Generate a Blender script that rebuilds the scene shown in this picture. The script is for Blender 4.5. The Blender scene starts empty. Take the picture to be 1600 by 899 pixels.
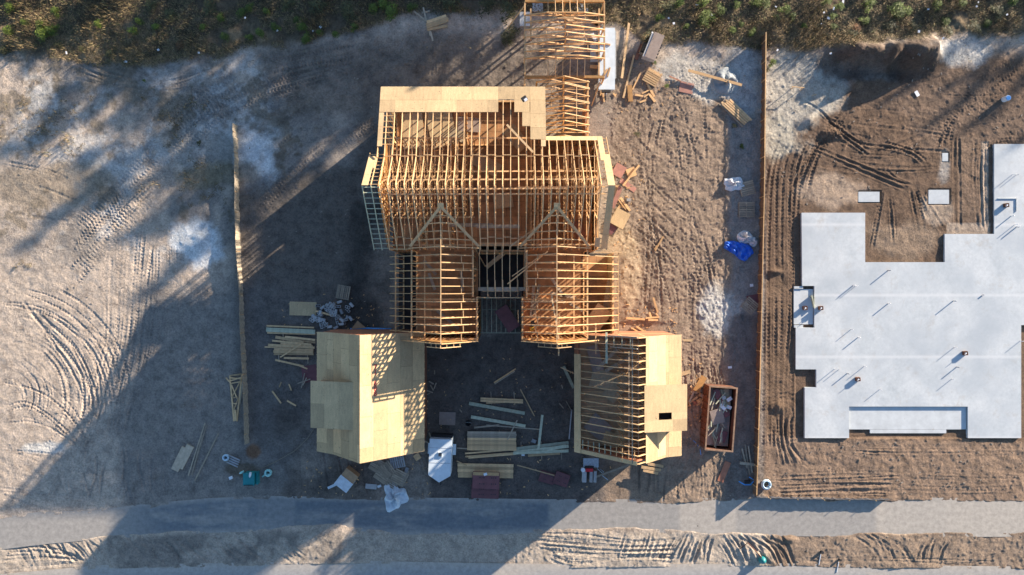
import bpy, math, random
import numpy as np
random.seed(7)
R = math.radians
S0 = 17.486            # pixels of the survey sketch per metre on the ground
H = 61.0               # camera height above the ground
TAN = 0.2345           # tangent of the sun's elevation

def gx(u): return (u-800)/S0
def gy(v): return -(v-449.5)/S0
def G(u, v, z=0.0): return (gx(u), gy(v), z)
def A(u, v, h):        # a surveyed point at height h -> metres
    s = 1066.67/(H-h)
    return ((u-800)/s, -(v-449.5)/s, h)

scene = bpy.context.scene
COL = scene.collection
# ------------------------------------------------------------------ materials
def nodes_of(name):
    m = bpy.data.materials.new(name); m.use_nodes = True
    nt = m.node_tree; b = nt.nodes['Principled BSDF']
    return m, nt, b
def N(nt, t, **kw):
    n = nt.nodes.new(t)
    for k, v in kw.items(): setattr(n, k, v)
    return n
def ramp(nt, src, stops):
    r = N(nt, 'ShaderNodeValToRGB')
    e = r.color_ramp.elements
    e[0].position, e[0].color = stops[0][0], (*stops[0][1], 1)
    e[1].position, e[1].color = stops[-1][0], (*stops[-1][1], 1)
    for p, c in stops[1:-1]:
        x = e.new(p); x.color = (*c, 1)
    nt.links.new(src, r.inputs[0]); return r.outputs[0]
def mixc(nt, a, b, f, mode='MIX'):
    m = N(nt, 'ShaderNodeMix', data_type='RGBA', blend_type=mode)
    for sock, v in ((m.inputs[6], a), (m.inputs[7], b), (m.inputs[0], f)):
        if hasattr(v, 'links'): nt.links.new(v, sock)
        elif isinstance(v, tuple): sock.default_value = (*v, 1)
        else: sock.default_value = v
    return m.outputs[2]
def noise(nt, scale, detail=3, rough=.6, vec=None):
    n = N(nt, 'ShaderNodeTexNoise'); n.inputs['Scale'].default_value = scale
    n.inputs['Detail'].default_value = detail; n.inputs['Roughness'].default_value = rough
    if vec is None:
        tc = N(nt, 'ShaderNodeTexCoord'); vec = tc.outputs['Object']
    nt.links.new(vec, n.inputs['Vector']); return n.outputs[0]
def bump(nt, b, h, strength, dist):
    bp = N(nt, 'ShaderNodeBump'); bp.inputs['Strength'].default_value = strength
    bp.inputs['Distance'].default_value = dist
    nt.links.new(h, bp.inputs['Height']); nt.links.new(bp.outputs[0], b.inputs['Normal'])

def simple(name, col, rough=.7, var=.25, scale=3, metal=0, bmp=0, island=0.0, speck=None):
    m, nt, b = nodes_of(name)
    n = noise(nt, scale, 4)
    lo = tuple(c*(1-var) for c in col); hi = tuple(min(1, c*(1+var)) for c in col)
    c = ramp(nt, n, [(.3, lo), (.7, hi)])
    if island:
        g = N(nt, 'ShaderNodeNewGeometry')
        f = ramp(nt, g.outputs['Random Per Island'], [(0, (1-island,)*3), (1, (1+island*.4, 1+island*.3, 1+island*.2))])
        c = mixc(nt, c, f, 1.0, 'MULTIPLY')
        oi = N(nt, 'ShaderNodeObjectInfo')
        f = ramp(nt, oi.outputs['Random'], [(0, (.66, .65, .64)), (.5, (1, .98, .95)), (1, (1.14, 1.12, 1.10))])
        c = mixc(nt, c, f, 1.0, 'MULTIPLY')
    if speck:
        n2 = noise(nt, speck[0], 2, .5)
        f = ramp(nt, n2, [(speck[1], (0, 0, 0)), (speck[1]+.04, (1, 1, 1))])
        c = mixc(nt, c, tuple(speck[2]), f)
    nt.links.new(c, b.inputs['Base Color'])
    b.inputs['Roughness'].default_value = rough; b.inputs['Metallic'].default_value = metal
    if bmp: bump(nt, b, noise(nt, scale*4, 3), .6, bmp)
    return m

def plywood(name, col, var=.12):
    m, nt, b = nodes_of(name)
    tc = N(nt, 'ShaderNodeTexCoord'); mp = N(nt, 'ShaderNodeMapping')
    mp.inputs['Scale'].default_value = (3.0, .5, 1)
    nt.links.new(tc.outputs['Object'], mp.inputs[0])
    n = noise(nt, 2.2, 5, .65, mp.outputs[0])
    lo = tuple(c*(1-var) for c in col); hi = tuple(min(1, c*(1+var)) for c in col)
    c = ramp(nt, n, [(.3, lo), (.7, hi)])
    g = N(nt, 'ShaderNodeNewGeometry')
    f = ramp(nt, g.outputs['Random Per Island'], [(0, (.74, .73, .71)), (.5, (.97, .95, .92)), (1, (1.16, 1.13, 1.08))])
    c = mixc(nt, c, f, 1.0, 'MULTIPLY')
    big = ramp(nt, noise(nt, .35, 3), [(.35, (.86, .85, .84)), (.65, (1.04, 1.03, 1.02))])
    c = mixc(nt, c, big, 1.0, 'MULTIPLY')
    fl = ramp(nt, noise(nt, 11, 3, .8), [(.3, (.84, .83, .81)), (.7, (1.13, 1.12, 1.10))])
    c = mixc(nt, c, fl, 1.0, 'MULTIPLY')
    n2 = noise(nt, 4.5, 3, .6)
    f = ramp(nt, n2, [(.66, (0, 0, 0)), (.70, (1, 1, 1))])
    c = mixc(nt, c, tuple(x*.5 for x in col), f)
    nt.links.new(c, b.inputs['Base Color']); b.inputs['Roughness'].default_value = .75
    return m

M = {}
M['lumber'] = simple('pine_lumber', (.67, .42, .20), .7, .18, 4, island=.35)
M['lumber_pale'] = simple('pale_pine_lumber', (.68, .46, .245), .7, .18, 4, island=.3)
M['lumber_green'] = simple('treated_green_lumber', (.47, .49, .36), .7, .2, 4, island=.3)
M['lumber_grey'] = simple('weathered_grey_lumber', (.42, .355, .27), .8, .2, 4, island=.35)
M['orange_beam'] = simple('orange_glulam_beam', (.50, .27, .09), .7, .2, 4, island=.25)
M['ply'] = plywood('roof_plywood', (.53, .39, .225))
M['ply_grey'] = plywood('aged_plywood', (.42, .34, .23))
M['deck'] = simple('subfloor_board', (.44, .235, .105), .8, .3, 1.2, island=.3)
M['maroon'] = simple('maroon_sheathing_board', (.19, .07, .075), .6, .2, 2, island=.15)
M['maroon_wall'] = simple('maroon_wall_sheathing', (.36, .15, .085), .6, .2, 2, island=.15)
M['mark'] = simple('black_print', (.03, .025, .03), .6, .2, 6)
M['redmark'] = simple('red_stencil_paint', (.38, .03, .03), .7, .3, 9)
M['white'] = simple('white_painted_metal', (.62, .69, .73), .35, .08, 2, speck=(2.2, .70, (.6, .6, .58)))
M['black'] = simple('black_rubber', (.02, .02, .022), .8, .2, 5)
M['steel'] = simple('galvanised_steel', (.45, .46, .47), .4, .2, 6, metal=.7)
M['dark_glass'] = simple('dark_vent', (.05, .06, .07), .3, .1, 5)
M['rust'] = simple('rusted_steel', (.125, .05, .027), .8, .45, 1.6, bmp=.02)
M['rust_edge'] = simple('worn_steel_rim', (.26, .16, .10), .7, .35, 3)
M['block'] = simple('concrete_block', (.42, .43, .44), .9, .15, 6, island=.2)
M['block_dark'] = simple('grey_brown_blocks', (.30, .25, .20), .9, .2, 4)
M['plastic'] = simple('white_plastic_sheet', (.60, .66, .70), .35, .15, 3, bmp=.05)
M['bag'] = simple('white_woven_bag', (.74, .74, .75), .6, .15, 6, bmp=.05)
M['tarp'] = simple('blue_tarpaulin', (.015, .13, .62), .45, .3, 3, bmp=.05)
M['teal'] = simple('teal_plastic', (.015, .21, .22), .45, .15, 2)
M['aqua'] = simple('pale_aqua_plastic', (.35, .66, .62), .5, .2, 5)
M['card'] = simple('brown_cardboard', (.42, .27, .15), .8, .15, 3)
M['tan'] = simple('dull_tan_board', (.30, .23, .19), .8, .15, 3)
M['fabric'] = simple('tan_silt_fabric', (.40, .33, .24), .85, .25, 5)
M['fabric_dark'] = simple('brown_silt_fabric', (.17, .10, .06), .85, .25, 5)
M['black_fabric'] = simple('black_silt_fabric', (.05, .05, .06), .85, .25, 5)
M['red'] = simple('red_tool_paint', (.55, .02, .03), .4, .15, 4)
M['yellow'] = simple('yellow_tool_plastic', (.8, .5, .03), .4, .1, 4)
M['pipe_white'] = simple('white_plastic_pipe', (.75, .75, .76), .4, .08, 4)
M['pipe_grey'] = simple('grey_conduit', (.35, .36, .38), .4, .08, 4)
M['hoseblue'] = simple('blue_hose', (.10, .35, .75), .4, .1, 4)
M['hosepale'] = simple('pale_blue_hose', (.45, .60, .70), .4, .15, 4)
M['lump'] = simple('hardened_concrete', (.30, .32, .32), .9, .25, 1.5, bmp=.06)
M['bark'] = simple('pine_bark', (.10, .065, .045), .9, .3, 4)
M['maroon_lit'] = simple('sunlit_maroon_board', (.42, .20, .15), .6, .2, 2, island=.15)  # maroon board again, with the sunlight on it put into the colour
M['floor_dark'] = simple('shade_dark_floor', (.055, .045, .04), .95, .4, .7)  # near-black: deep shade inside the buildings put into the floor colour
M['needles'] = simple('pine_needles', (.055, .085, .030), .7, .35, 2, island=.5)
M['young'] = simple('young_pine_needles', (.14, .20, .025), .7, .35, 2, island=.7)
M['olive'] = simple('olive_leaves', (.10, .10, .035), .7, .3, 2, island=.6)
M['orange_shrub'] = simple('dead_orange_leaves', (.30, .15, .06), .7, .3, 2, island=.6)
M['litter'] = simple('white_litter', (.75, .76, .78), .5, .1, 4)

def cover_mat():
    m, nt, b = nodes_of('dry_scrub_cover')
    g = N(nt, 'ShaderNodeNewGeometry')
    c = ramp(nt, g.outputs['Random Per Island'], [(0, (.03, .022, .014)), (.25, (.10, .07, .035)), (.5, (.20, .14, .065)), (.75, (.36, .265, .13)), (.86, (.06, .065, .02)), (1, (.12, .12, .035))])
    nt.links.new(c, b.inputs['Base Color']); b.inputs['Roughness'].default_value = .8
    return m
M['cover'] = cover_mat()

def ground_mat():
    m, nt, b = nodes_of('site_ground')
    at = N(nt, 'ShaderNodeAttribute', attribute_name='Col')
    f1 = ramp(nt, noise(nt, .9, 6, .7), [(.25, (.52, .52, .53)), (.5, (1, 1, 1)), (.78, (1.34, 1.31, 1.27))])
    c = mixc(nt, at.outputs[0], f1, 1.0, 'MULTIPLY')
    f2 = ramp(nt, noise(nt, 7, 4, .7), [(.25, (.58, .57, .56)), (.5, (1, 1, 1)), (.75, (1.3, 1.28, 1.26))])
    c = mixc(nt, c, f2, 1.0, 'MULTIPLY')
    nt.links.new(c, b.inputs['Base Color']); b.inputs['Roughness'].default_value = .95
    b.inputs['Specular IOR Level'].default_value = .15
    bump(nt, b, noise(nt, 5, 8, .85), 1.0, .11)
    return m
M['ground'] = ground_mat()

def road_mat(name, base, sand, lo, hi):
    m, nt, b = nodes_of(name)
    tc = N(nt, 'ShaderNodeTexCoord'); mp = N(nt, 'ShaderNodeMapping')
    mp.inputs['Scale'].default_value = (.35, 1.2, 1)
    nt.links.new(tc.outputs['Object'], mp.inputs[0])
    f = ramp(nt, noise(nt, .5, 6, .65, mp.outputs[0]), [(lo, (0, 0, 0)), (hi, (1, 1, 1))])
    at = N(nt, 'ShaderNodeAttribute', attribute_name='Dust')
    mx = N(nt, 'ShaderNodeMath', operation='MAXIMUM')
    nt.links.new(f, mx.inputs[0]); nt.links.new(at.outputs['Fac'], mx.inputs[1])
    c = mixc(nt, base, sand, mx.outputs[0])
    f2 = ramp(nt, noise(nt, 2.5, 6, .7), [(.25, (.70, .70, .70)), (.75, (1.22, 1.21, 1.19))])
    c = mixc(nt, c, f2, 1.0, 'MULTIPLY')
    sp = ramp(nt, noise(nt, 1.3, 1, .4), [(.80, (0, 0, 0)), (.82, (1, 1, 1))])
    c = mixc(nt, c, (.04, .035, .03), sp)
    nt.links.new(c, b.inputs['Base Color']); b.inputs['Roughness'].default_value = .85
    bump(nt, b, noise(nt, 9, 4), .3, .02)
    return m
M['path'] = road_mat('worn_path_asphalt', (.155, .17, .185), (.44, .39, .33), .44, .82)
M['road'] = road_mat('road_concrete', (.30, .31, .32), (.46, .40, .33), .36, .7)

def slab_mat():
    m, nt, b = nodes_of('fresh_slab_concrete')
    tc = N(nt, 'ShaderNodeTexCoord'); sx = N(nt, 'ShaderNodeSeparateXYZ')
    nt.links.new(tc.outputs['Object'], sx.inputs[0])
    f = ramp(nt, noise(nt, .35, 6, .6), [(.25, (.43, .46, .475)), (.5, (.54, .56, .565)), (.75, (.61, .62, .615))])
    f2 = ramp(nt, noise(nt, 3.5, 6, .7), [(.3, (.86, .87, .87)), (.7, (1.08, 1.08, 1.07))])
    c = mixc(nt, f, f2, 1.0, 'MULTIPLY')
    st = ramp(nt, noise(nt, .8, 8, .72), [(.55, (0, 0, 0)), (.72, (.6, .6, .6))])
    c = mixc(nt, c, (.40, .35, .29), st)
    wt = ramp(nt, noise(nt, .22, 4, .6), [(.42, (0, 0, 0)), (.65, (.7, .7, .7))])
    c = mixc(nt, c, (.38, .415, .44), wt)
    tot = None
    def line(sock, pos, w):
        a = N(nt, 'ShaderNodeMath', operation='SUBTRACT'); nt.links.new(sock, a.inputs[0]); a.inputs[1].default_value = pos
        d = N(nt, 'ShaderNodeMath', operation='ABSOLUTE'); nt.links.new(a.outputs[0], d.inputs[0])
        r = N(nt, 'ShaderNodeMapRange'); r.inputs[1].default_value = 0; r.inputs[2].default_value = w
        r.inputs[3].default_value = 1; r.inputs[4].default_value = 0
        nt.links.new(d.outputs[0], r.inputs[0]); return r.outputs[0]
    for i, (ax, p) in enumerate([(0, 1347), (0, 1408), (0, 1514), (0, 1592), (1, 411), (1, 507), (1, 301), (1, 633)]):
        o = line(sx.outputs[ax], gx(p) if ax == 0 else gy(p), .22)
        if tot is None: tot = o
        else:
            mx = N(nt, 'ShaderNodeMath', operation='MAXIMUM'); nt.links.new(tot, mx.inputs[0]); nt.links.new(o, mx.inputs[1]); tot = mx.outputs[0]
    mu = N(nt, 'ShaderNodeMath', operation='MULTIPLY'); nt.links.new(tot, mu.inputs[0]); mu.inputs[1].default_value = .55
    c = mixc(nt, c, (.66, .66, .65), mu.outputs[0])
    nt.links.new(c, b.inputs['Base Color']); b.inputs['Roughness'].default_value = .8
    return m
M['slab'] = slab_mat()
M['slab_low'] = simple('porch_concrete', (.52, .54, .54), .85, .12, 1.2, speck=(3, .72, (.42, .36, .28)))

# ------------------------------------------------------------------ mesh builder
def vsub(a, b): return (a[0]-b[0], a[1]-b[1], a[2]-b[2])
def vadd(a, b): return (a[0]+b[0], a[1]+b[1], a[2]+b[2])
def vmul(a, k): return (a[0]*k, a[1]*k, a[2]*k)
def cross(a, b): return (a[1]*b[2]-a[2]*b[1], a[2]*b[0]-a[0]*b[2], a[0]*b[1]-a[1]*b[0])
def unit(a):
    l = math.sqrt(a[0]**2+a[1]**2+a[2]**2) or 1; return (a[0]/l, a[1]/l, a[2]/l)

class MB:
    def __init__(s): s.v = []; s.f = []
    def hexa(s, p):        # 8 points: bottom 4, top 4
        i = len(s.v); s.v += p
        s.f += [(i, i+3, i+2, i+1), (i+4, i+5, i+6, i+7), (i, i+1, i+5, i+4), (i+1, i+2, i+6, i+5), (i+2, i+3, i+7, i+6), (i+3, i, i+4, i+7)]
        return s
    def frame(s, c, U, V, W):   # centre and three half vectors
        q = []
        for k in (-1, 1):
            for a, b in ((-1, -1), (1, -1), (1, 1), (-1, 1)):
                q.append(tuple(c[i]+U[i]*a+V[i]*b+W[i]*k for i in range(3)))
        return s.hexa(q)
    def box(s, c, size, rz=0, tilt=0):
        ca, sa = math.cos(rz), math.sin(rz)
        U = (ca*size[0]/2, sa*size[0]/2, 0); V = (-sa*size[1]/2, ca*size[1]/2, 0); W = (0, 0, size[2]/2)
        if tilt:
            ct, st = math.cos(tilt), math.sin(tilt)
            V2 = (V[0]*ct, V[1]*ct, size[1]/2*st)
            n = unit(cross(U, V2)); V = V2; W = vmul(n, size[2]/2)
        return s.frame(c, U, V, W)
    def bar(s, a, b, w, d, up=(0, 0, 1)):  # w across, d in the up direction
        D = vsub(b, a); u = unit(D)
        if abs(u[0]*up[0]+u[1]*up[1]+u[2]*up[2]) > .99: up = (1, 0, 0)
        side = unit(cross(u, up)); upv = unit(cross(side, u))
        c = vmul(vadd(a, b), .5)
        return s.frame(c, vmul(D, .5), vmul(side, w/2), vmul(upv, d/2))
    def tube(s, pts, r, n=8, cap=True):
        rings = []
        for k, p in enumerate(pts):
            a = pts[max(0, k-1)]; b = pts[min(len(pts)-1, k+1)]
            d = unit(vsub(b, a)); up = (0, 0, 1) if abs(d[2]) < .95 else (1, 0, 0)
            x = unit(cross(d, up)); y = cross(x, d)
            rr = r[k] if isinstance(r, (list, tuple)) else r
            i = len(s.v)
            for j in range(n):
                t = 2*math.pi*j/n
                s.v.append(tuple(p[m]+rr*(math.cos(t)*x[m]+math.sin(t)*y[m]) for m in range(3)))
            rings.append(i)
        for a, b in zip(rings, rings[1:]):
            for j in range(n): s.f.append((a+j, a+(j+1) % n, b+(j+1) % n, b+j))
        if cap:
            s.f.append(tuple(rings[0]+j for j in range(n))[::-1]); s.f.append(tuple(rings[-1]+j for j in range(n)))
        return s
    def prism(s, pts, z0, z1):
        n = len(pts); i = len(s.v)
        s.v += [(p[0], p[1], z0) for p in pts]+[(p[0], p[1], z1) for p in pts]
        s.f.append(tuple(range(i, i+n))[::-1]); s.f.append(tuple(range(i+n, i+2*n)))
        for j in range(n): s.f.append((i+j, i+(j+1) % n, i+n+(j+1) % n, i+n+j))
        return s
    def poly_slab(s, pts, th):  # 3-D planar polygon extruded along -normal
        n = len(pts); nn = unit(cross(vsub(pts[1], pts[0]), vsub(pts[2], pts[0])))
        if nn[2] < 0: nn = vmul(nn, -1)
        i = len(s.v); s.v += list(pts)+[vadd(p, vmul(nn, -th)) for p in pts]
        s.f.append(tuple(range(i, i+n))); s.f.append(tuple(range(i+n, i+2*n))[::-1])
        for j in range(n): s.f.append((i+j, i+n+j, i+n+(j+1) % n, i+(j+1) % n))
        return s
    def build(s, name, mat, parent=None, loc=(0, 0, 0), smooth=False, rz=0):
        """vertices are given in world metres; loc is the origin (base) of the object"""
        o0 = parent['_o'] if parent is not None and '_o' in parent else loc
        me = bpy.data.meshes.new(name)
        me.from_pydata([vsub(p, o0) for p in s.v], [], s.f); me.update()
        me.materials.append(M[mat] if isinstance(mat, str) else mat)
        if smooth: me.shade_smooth()
        o = bpy.data.objects.new(name, me); COL.objects.link(o)
        if parent is not None: o.parent = parent; o['_o'] = o0
        else: o.location = loc; o['_o'] = loc
        return o

def tag(o, label, cat, group=None, kind=None):
    if label: o['label'] = label
    if cat: o['category'] = cat
    if group: o['group'] = group
    if kind: o['kind'] = kind
    return o
def thing(name, label, cat, loc, group=None):
    o = bpy.data.objects.new(name, None); COL.objects.link(o); o.location = loc; o['_o'] = tuple(loc)
    o.empty_display_size = .3
    return tag(o, label, cat, group)
def one(mb, name, mat, label, cat, loc, group=None, smooth=False):
    return tag(mb.build(name, mat, None, loc, smooth), label, cat, group)
def copy_tree(o, loc, rz=0, label=None, group=None, scale=None):
    r = o.copy(); COL.objects.link(r); r.location = loc; r.rotation_euler = (0, 0, rz)
    if scale: r.scale = (scale, scale, scale)
    if label: r['label'] = label
    if group: r['group'] = group
    for ch in list(o.children):
        c = ch.copy(); COL.objects.link(c); c.parent = r
        for g in list(ch.children):
            d = g.copy(); COL.objects.link(d); d.parent = c
    return r

# ------------------------------------------------------------------ numpy noise
rng = np.random.default_rng(3)
TAB = rng.random((8, 256, 256)).astype(np.float32)
def vn(x, y, seed=0):
    xi = np.floor(x).astype(np.int64); yi = np.floor(y).astype(np.int64)
    fx = (x-xi).astype(np.float32); fy = (y-yi).astype(np.float32)
    fx = fx*fx*(3-2*fx); fy = fy*fy*(3-2*fy)
    T = TAB[seed % 8]; off = 37*(seed//8)
    a = T[(xi+off) & 255, yi & 255]; b = T[(xi+1+off) & 255, yi & 255]
    c = T[(xi+off) & 255, (yi+1) & 255]; d = T[(xi+1+off) & 255, (yi+1) & 255]
    return (a*(1-fx)+b*fx)*(1-fy)+(c*(1-fx)+d*fx)*fy
def fbm(x, y, sc, octv=4, seed=0, rough=.5):
    r = 0; amp = 1; tot = 0
    for k in range(octv):
        r = r+amp*vn(x*sc+13.7*k, y*sc+7.1*k, seed+k); tot += amp
        amp *= rough; sc *= 2.03
    return r/tot
def sst(x, a, b):
    t = np.clip((x-a)/(b-a), 0, 1); return t*t*(3-2*t)

# ------------------------------------------------------------------ ground
def axis(lo, hi, step, far):
    core = np.arange(lo, hi+step*.5, step); out = []; d = step; x = hi
    while x < far: d *= 1.25; x += d; out.append(x)
    neg = []; d = step; x = lo
    while x > -far: d *= 1.25; x -= d; neg.append(x)
    return np.array(neg[::-1]+list(core)+out)
XS = axis(-47.5, 47.5, .07, 1500); YS = axis(-27.5, 28.5, .07, 1500)
PX, PY = np.meshgrid(XS, YS); U = PX*S0+800; V = 449.5-PY*S0
n1 = fbm(PX, PY, .12, 5, 1); n2 = fbm(PX, PY, .5, 5, 11); n3 = fbm(PX, PY, 2.2, 4, 21)
Z = (n1-.5)*.22+(n2-.5)*.12+(n3-.5)*.075
flat = ((U > -60) & (U < 1700) & (V > -100) & (V < 1000))

UP = [(-400, 850), (0, 812), (60, 806), (150, 803), (220, 794), (330, 784), (420, 781), (560, 783), (700, 784), (850, 786), (1000, 786), (1180, 783), (1400, 783), (1600, 785), (3000, 785)]
LO = [(-400, 885), (0, 853), (64, 845), (96, 842), (177, 835), (248, 832), (319, 827), (408, 824), (461, 820), (532, 819), (600, 829), (760, 830), (860, 825), (1000, 825), (1200, 832), (1600, 833), (3000, 834)]
RD = [(-400, 930), (0, 903), (160, 889), (319, 886), (560, 882), (760, 886), (960, 888), (1200, 886), (1400, 889), (1600, 891), (3000, 893)]
def itp(tab, u): return np.interp(u, [p[0] for p in tab], [p[1] for p in tab])
up, lo_, rd = itp(UP, U), itp(LO, U), itp(RD, U)
edge = (fbm(PX, PY, .5, 4, 41)-.5)*14+(fbm(PX, PY, .08, 3, 5)-.5)*8
din = np.minimum(V-up, lo_-V)+edge*.7
drd = V-rd+edge*.35; drd = np.minimum(drd, 1150-V)
onroad = np.maximum(sst(din, -3, 3), sst(drd, -2, 3))
# slab pads keep the dirt below them
def rectm(u0, v0, u1, v1, e=4):
    return sst(U, u0-e, u0)*sst(-U, -u1-e, -u1)*sst(V, v0-e, v0)*sst(-V, -v1-e, -v1)
slabm = np.maximum.reduce([rectm(1243, 335, 1349, 684, 1), rectm(1345, 411, 1700, 684, 1), rectm(1475, 368, 1700, 415, 1), rectm(1552, 228, 1700, 420, 1)])
housem = np.maximum.reduce([rectm(596, 150, 945, 400, 12), rectm(618, 390, 965, 540, 12), rectm(500, 510, 665, 700, 12), rectm(895, 510, 1060, 700, 12)])

# tyre tracks -------------------------------------------------------
DZ = np.zeros_like(Z); BRK = fbm(PX, PY, .25, 4, 200)
def resample(pts, n=14):
    p = np.array(pts, float); d = np.r_[0, np.cumsum(np.hypot(*np.diff(p, axis=0).T))]
    if len(pts) > 2:   # smooth by catmull-rom
        out = []
        q = np.vstack([2*p[0]-p[1], p, 2*p[-1]-p[-2]])
        for i in range(1, len(q)-2):
            for t in np.linspace(0, 1, max(3, n//(len(p)-1)), endpoint=False):
                out.append(.5*((2*q[i])+(-q[i-1]+q[i+1])*t+(2*q[i-1]-5*q[i]+4*q[i+1]-q[i+2])*t*t+(-q[i-1]+3*q[i]-3*q[i+1]+q[i+2])*t**3))
        out.append(p[-1]); return np.array(out)
    return p
def p_left(pts): return pts[0][0] < 640 and pts[0][1] < 760
def track(pts, w=.32, depth=.05, tread=.02, berm=.03, pitch=.3, chev=1.0, again=True):
    if again and random.random() < .8:
        ox, oy = random.uniform(-9, 9), random.uniform(-9, 9)
        track([(a+ox+random.uniform(-3, 3), b+oy+random.uniform(-3, 3)) for a, b in pts], w*random.uniform(.7, 1), depth*.7, tread*.9, berm*.7, pitch, chev, False)
    w *= .82; berm *= .62
    if p_left(pts): tread *= 1.5; depth *= 1.1
    elif pts[0][1] > 830: depth *= .75; berm *= .75
    elif 950 < pts[0][0] < 1180: depth *= .62; berm *= .6; w *= .85
    elif pts[0][0] > 1190: depth *= .8; berm *= .8
    p = resample(pts); p = np.c_[(p[:, 0]-800)/S0, -(p[:, 1]-449.5)/S0]
    m = w*2.2
    x0, x1, y0, y1 = p[:, 0].min()-m, p[:, 0].max()+m, p[:, 1].min()-m, p[:, 1].max()+m
    i0, i1 = np.searchsorted(XS, [x0, x1]); j0, j1 = np.searchsorted(YS, [y0, y1])
    if i1-i0 < 2 or j1-j0 < 2: return
    X = PX[j0:j1, i0:i1]; Y = PY[j0:j1, i0:i1]
    best = np.full(X.shape, 1e9); S = np.zeros(X.shape); L = np.zeros(X.shape); acc = 0
    for a, b in zip(p[:-1], p[1:]):
        d = b-a; l = np.hypot(*d)
        if l < 1e-6: continue
        d = d/l; t = (X-a[0])*d[0]+(Y-a[1])*d[1]; lat = -(X-a[0])*d[1]+(Y-a[1])*d[0]
        tc = np.clip(t, 0, l); dist = np.hypot(X-a[0]-tc*d[0], Y-a[1]-tc*d[1])
        k = dist < best
        best[k] = dist[k]; S[k] = acc+tc[k]; L[k] = lat[k]; acc += l
    fade = sst(S, 0, 1.0)*sst(acc-S, 0, 1.0)*(.45+.75*sst(BRK[j0:j1, i0:i1], .38, .6))*random.uniform(.4, 1.0)
    core = 1-sst(best, w*.42, w*.6)
    bm = np.exp(-((best-w*.72)/(w*.2))**2)
    tr = np.sin(2*np.pi*(S/pitch)+chev*np.abs(L)/w*5)
    DZ[j0:j1, i0:i1] += fade*(-depth*core+berm*bm+tread*tr*core)
def pair(pts, gauge=26, **kw):
    p = np.array(resample(pts)); d = np.gradient(p, axis=0); l = np.hypot(d[:, 0], d[:, 1])[:, None]+1e-9
    nrm = np.c_[-d[:, 1], d[:, 0]]/l
    track((p+nrm*gauge/2).tolist(), **kw); track((p-nrm*gauge/2).tolist(), **kw)
def J(p, k):
    k *= 1.5; return [(a+random.uniform(-k, k), b+random.uniform(-k, k)) for a, b in p]

# left field: vertical wheel tracks
for k, (dx, wv) in enumerate([(0, .3), (9, .26), (21, .34), (-14, .3), (34, .3), (-30, .3)]):
    track([(205+dx, 330+k*12), (200+dx*.9, 440), (193+dx*.8, 540), (168+dx, 650), (140+dx*1.2, 720)], w=wv, depth=.035, tread=.022)
for dx in (0, 10, 26, 38): track([(238+dx, 380), (236+dx, 450), (226+dx*.4, 560), (190+dx*.6, 660)], w=.22, depth=.02, tread=.02)
# arcs in the lower left
for k in range(15):
    r = 30+k*11+random.uniform(-3, 3); a0 = random.uniform(-95, -60); a1 = random.uniform(20, 70)
    track([(10+r*1.05*math.cos(R(a)), 620+r*math.sin(R(a))) for a in np.linspace(a0, a1, 8)], w=random.choice([.2, .3, .3]), depth=random.uniform(.015, .045), tread=.018)
for k in range(7):
    track(J([(30+k*12, 470+k*6), (90+k*12, 540), (130+k*8, 620), (120+k*10, 700)], 5), w=.3, depth=.04, tread=.02, berm=.04)
for k in range(5): track(J([(0, 560+k*34), (60, 580+k*30), (120, 640+k*22), (150, 700+k*20)], 6), w=.24, depth=.03, tread=.02)
for k in range(6): track(J([(0, 690+k*16), (80, 720+k*14), (150, 740+k*10)], 6), w=.26, depth=.025, tread=.012)
# long band sweeping in from the top
for k in range(12):
    d = k*9
    track(J([(560, 62+d*.75), (450, 84+d*.8), (360, 104+d), (270, 176+d*1.1), (190, 262+d*1.1), (120, 350+d)], 3), w=.36, depth=.025, tread=.028, berm=.03, pitch=.32)
for k in range(7):
    track(J([(600, 110+k*14), (500, 150+k*16), (430, 200+k*18), (380, 270+k*16)], 4), w=.32, depth=.02, tread=.022)
for k in range(6): track(J([(110, 90+k*7), (190, 118+k*5), (260, 130+k*4), (330, 105+k*6)], 3), w=.26, depth=.04, tread=.01)
for k in range(9): track(J([(560+k*22, 70+k*3), (600+k*20, 100), (690+k*10, 118)], 6), w=.34, depth=.02, tread=.025)
for k in range(6): track(J([(0, 170+k*30), (70, 160+k*36), (130, 200+k*30)], 8), w=.3, depth=.02, tread=.01)
# shaded lower-left area
for k in range(16): track(J([(95+k*19, 690+random.uniform(-20, 20)), (90+k*19, 740), (82+k*20, 785)], 6), w=.28, depth=.05, tread=.01, berm=.05)
for k in range(12): track(J([(420+k*20, 690), (430+k*20, 740), (436+k*20, 780)], 8), w=.25, depth=.04, tread=.01)
# verge between path and road, left
for k in range(12): track(J([(20+k*12, 845), (30+k*13, 862), (44+k*13, 884)], 3), w=.3, depth=.09, tread=.0, berm=.08)
for k in range(5): track(J([(0, 862+k*6), (70, 856+k*6), (140, 880)], 3), w=.3, depth=.06, tread=.01, berm=.05)
for k in range(22): track(J([(170+k*13, 838), (188+k*13, 856), (214+k*13, 878)], 4), w=.28, depth=.06, tread=0, berm=.05)
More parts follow.
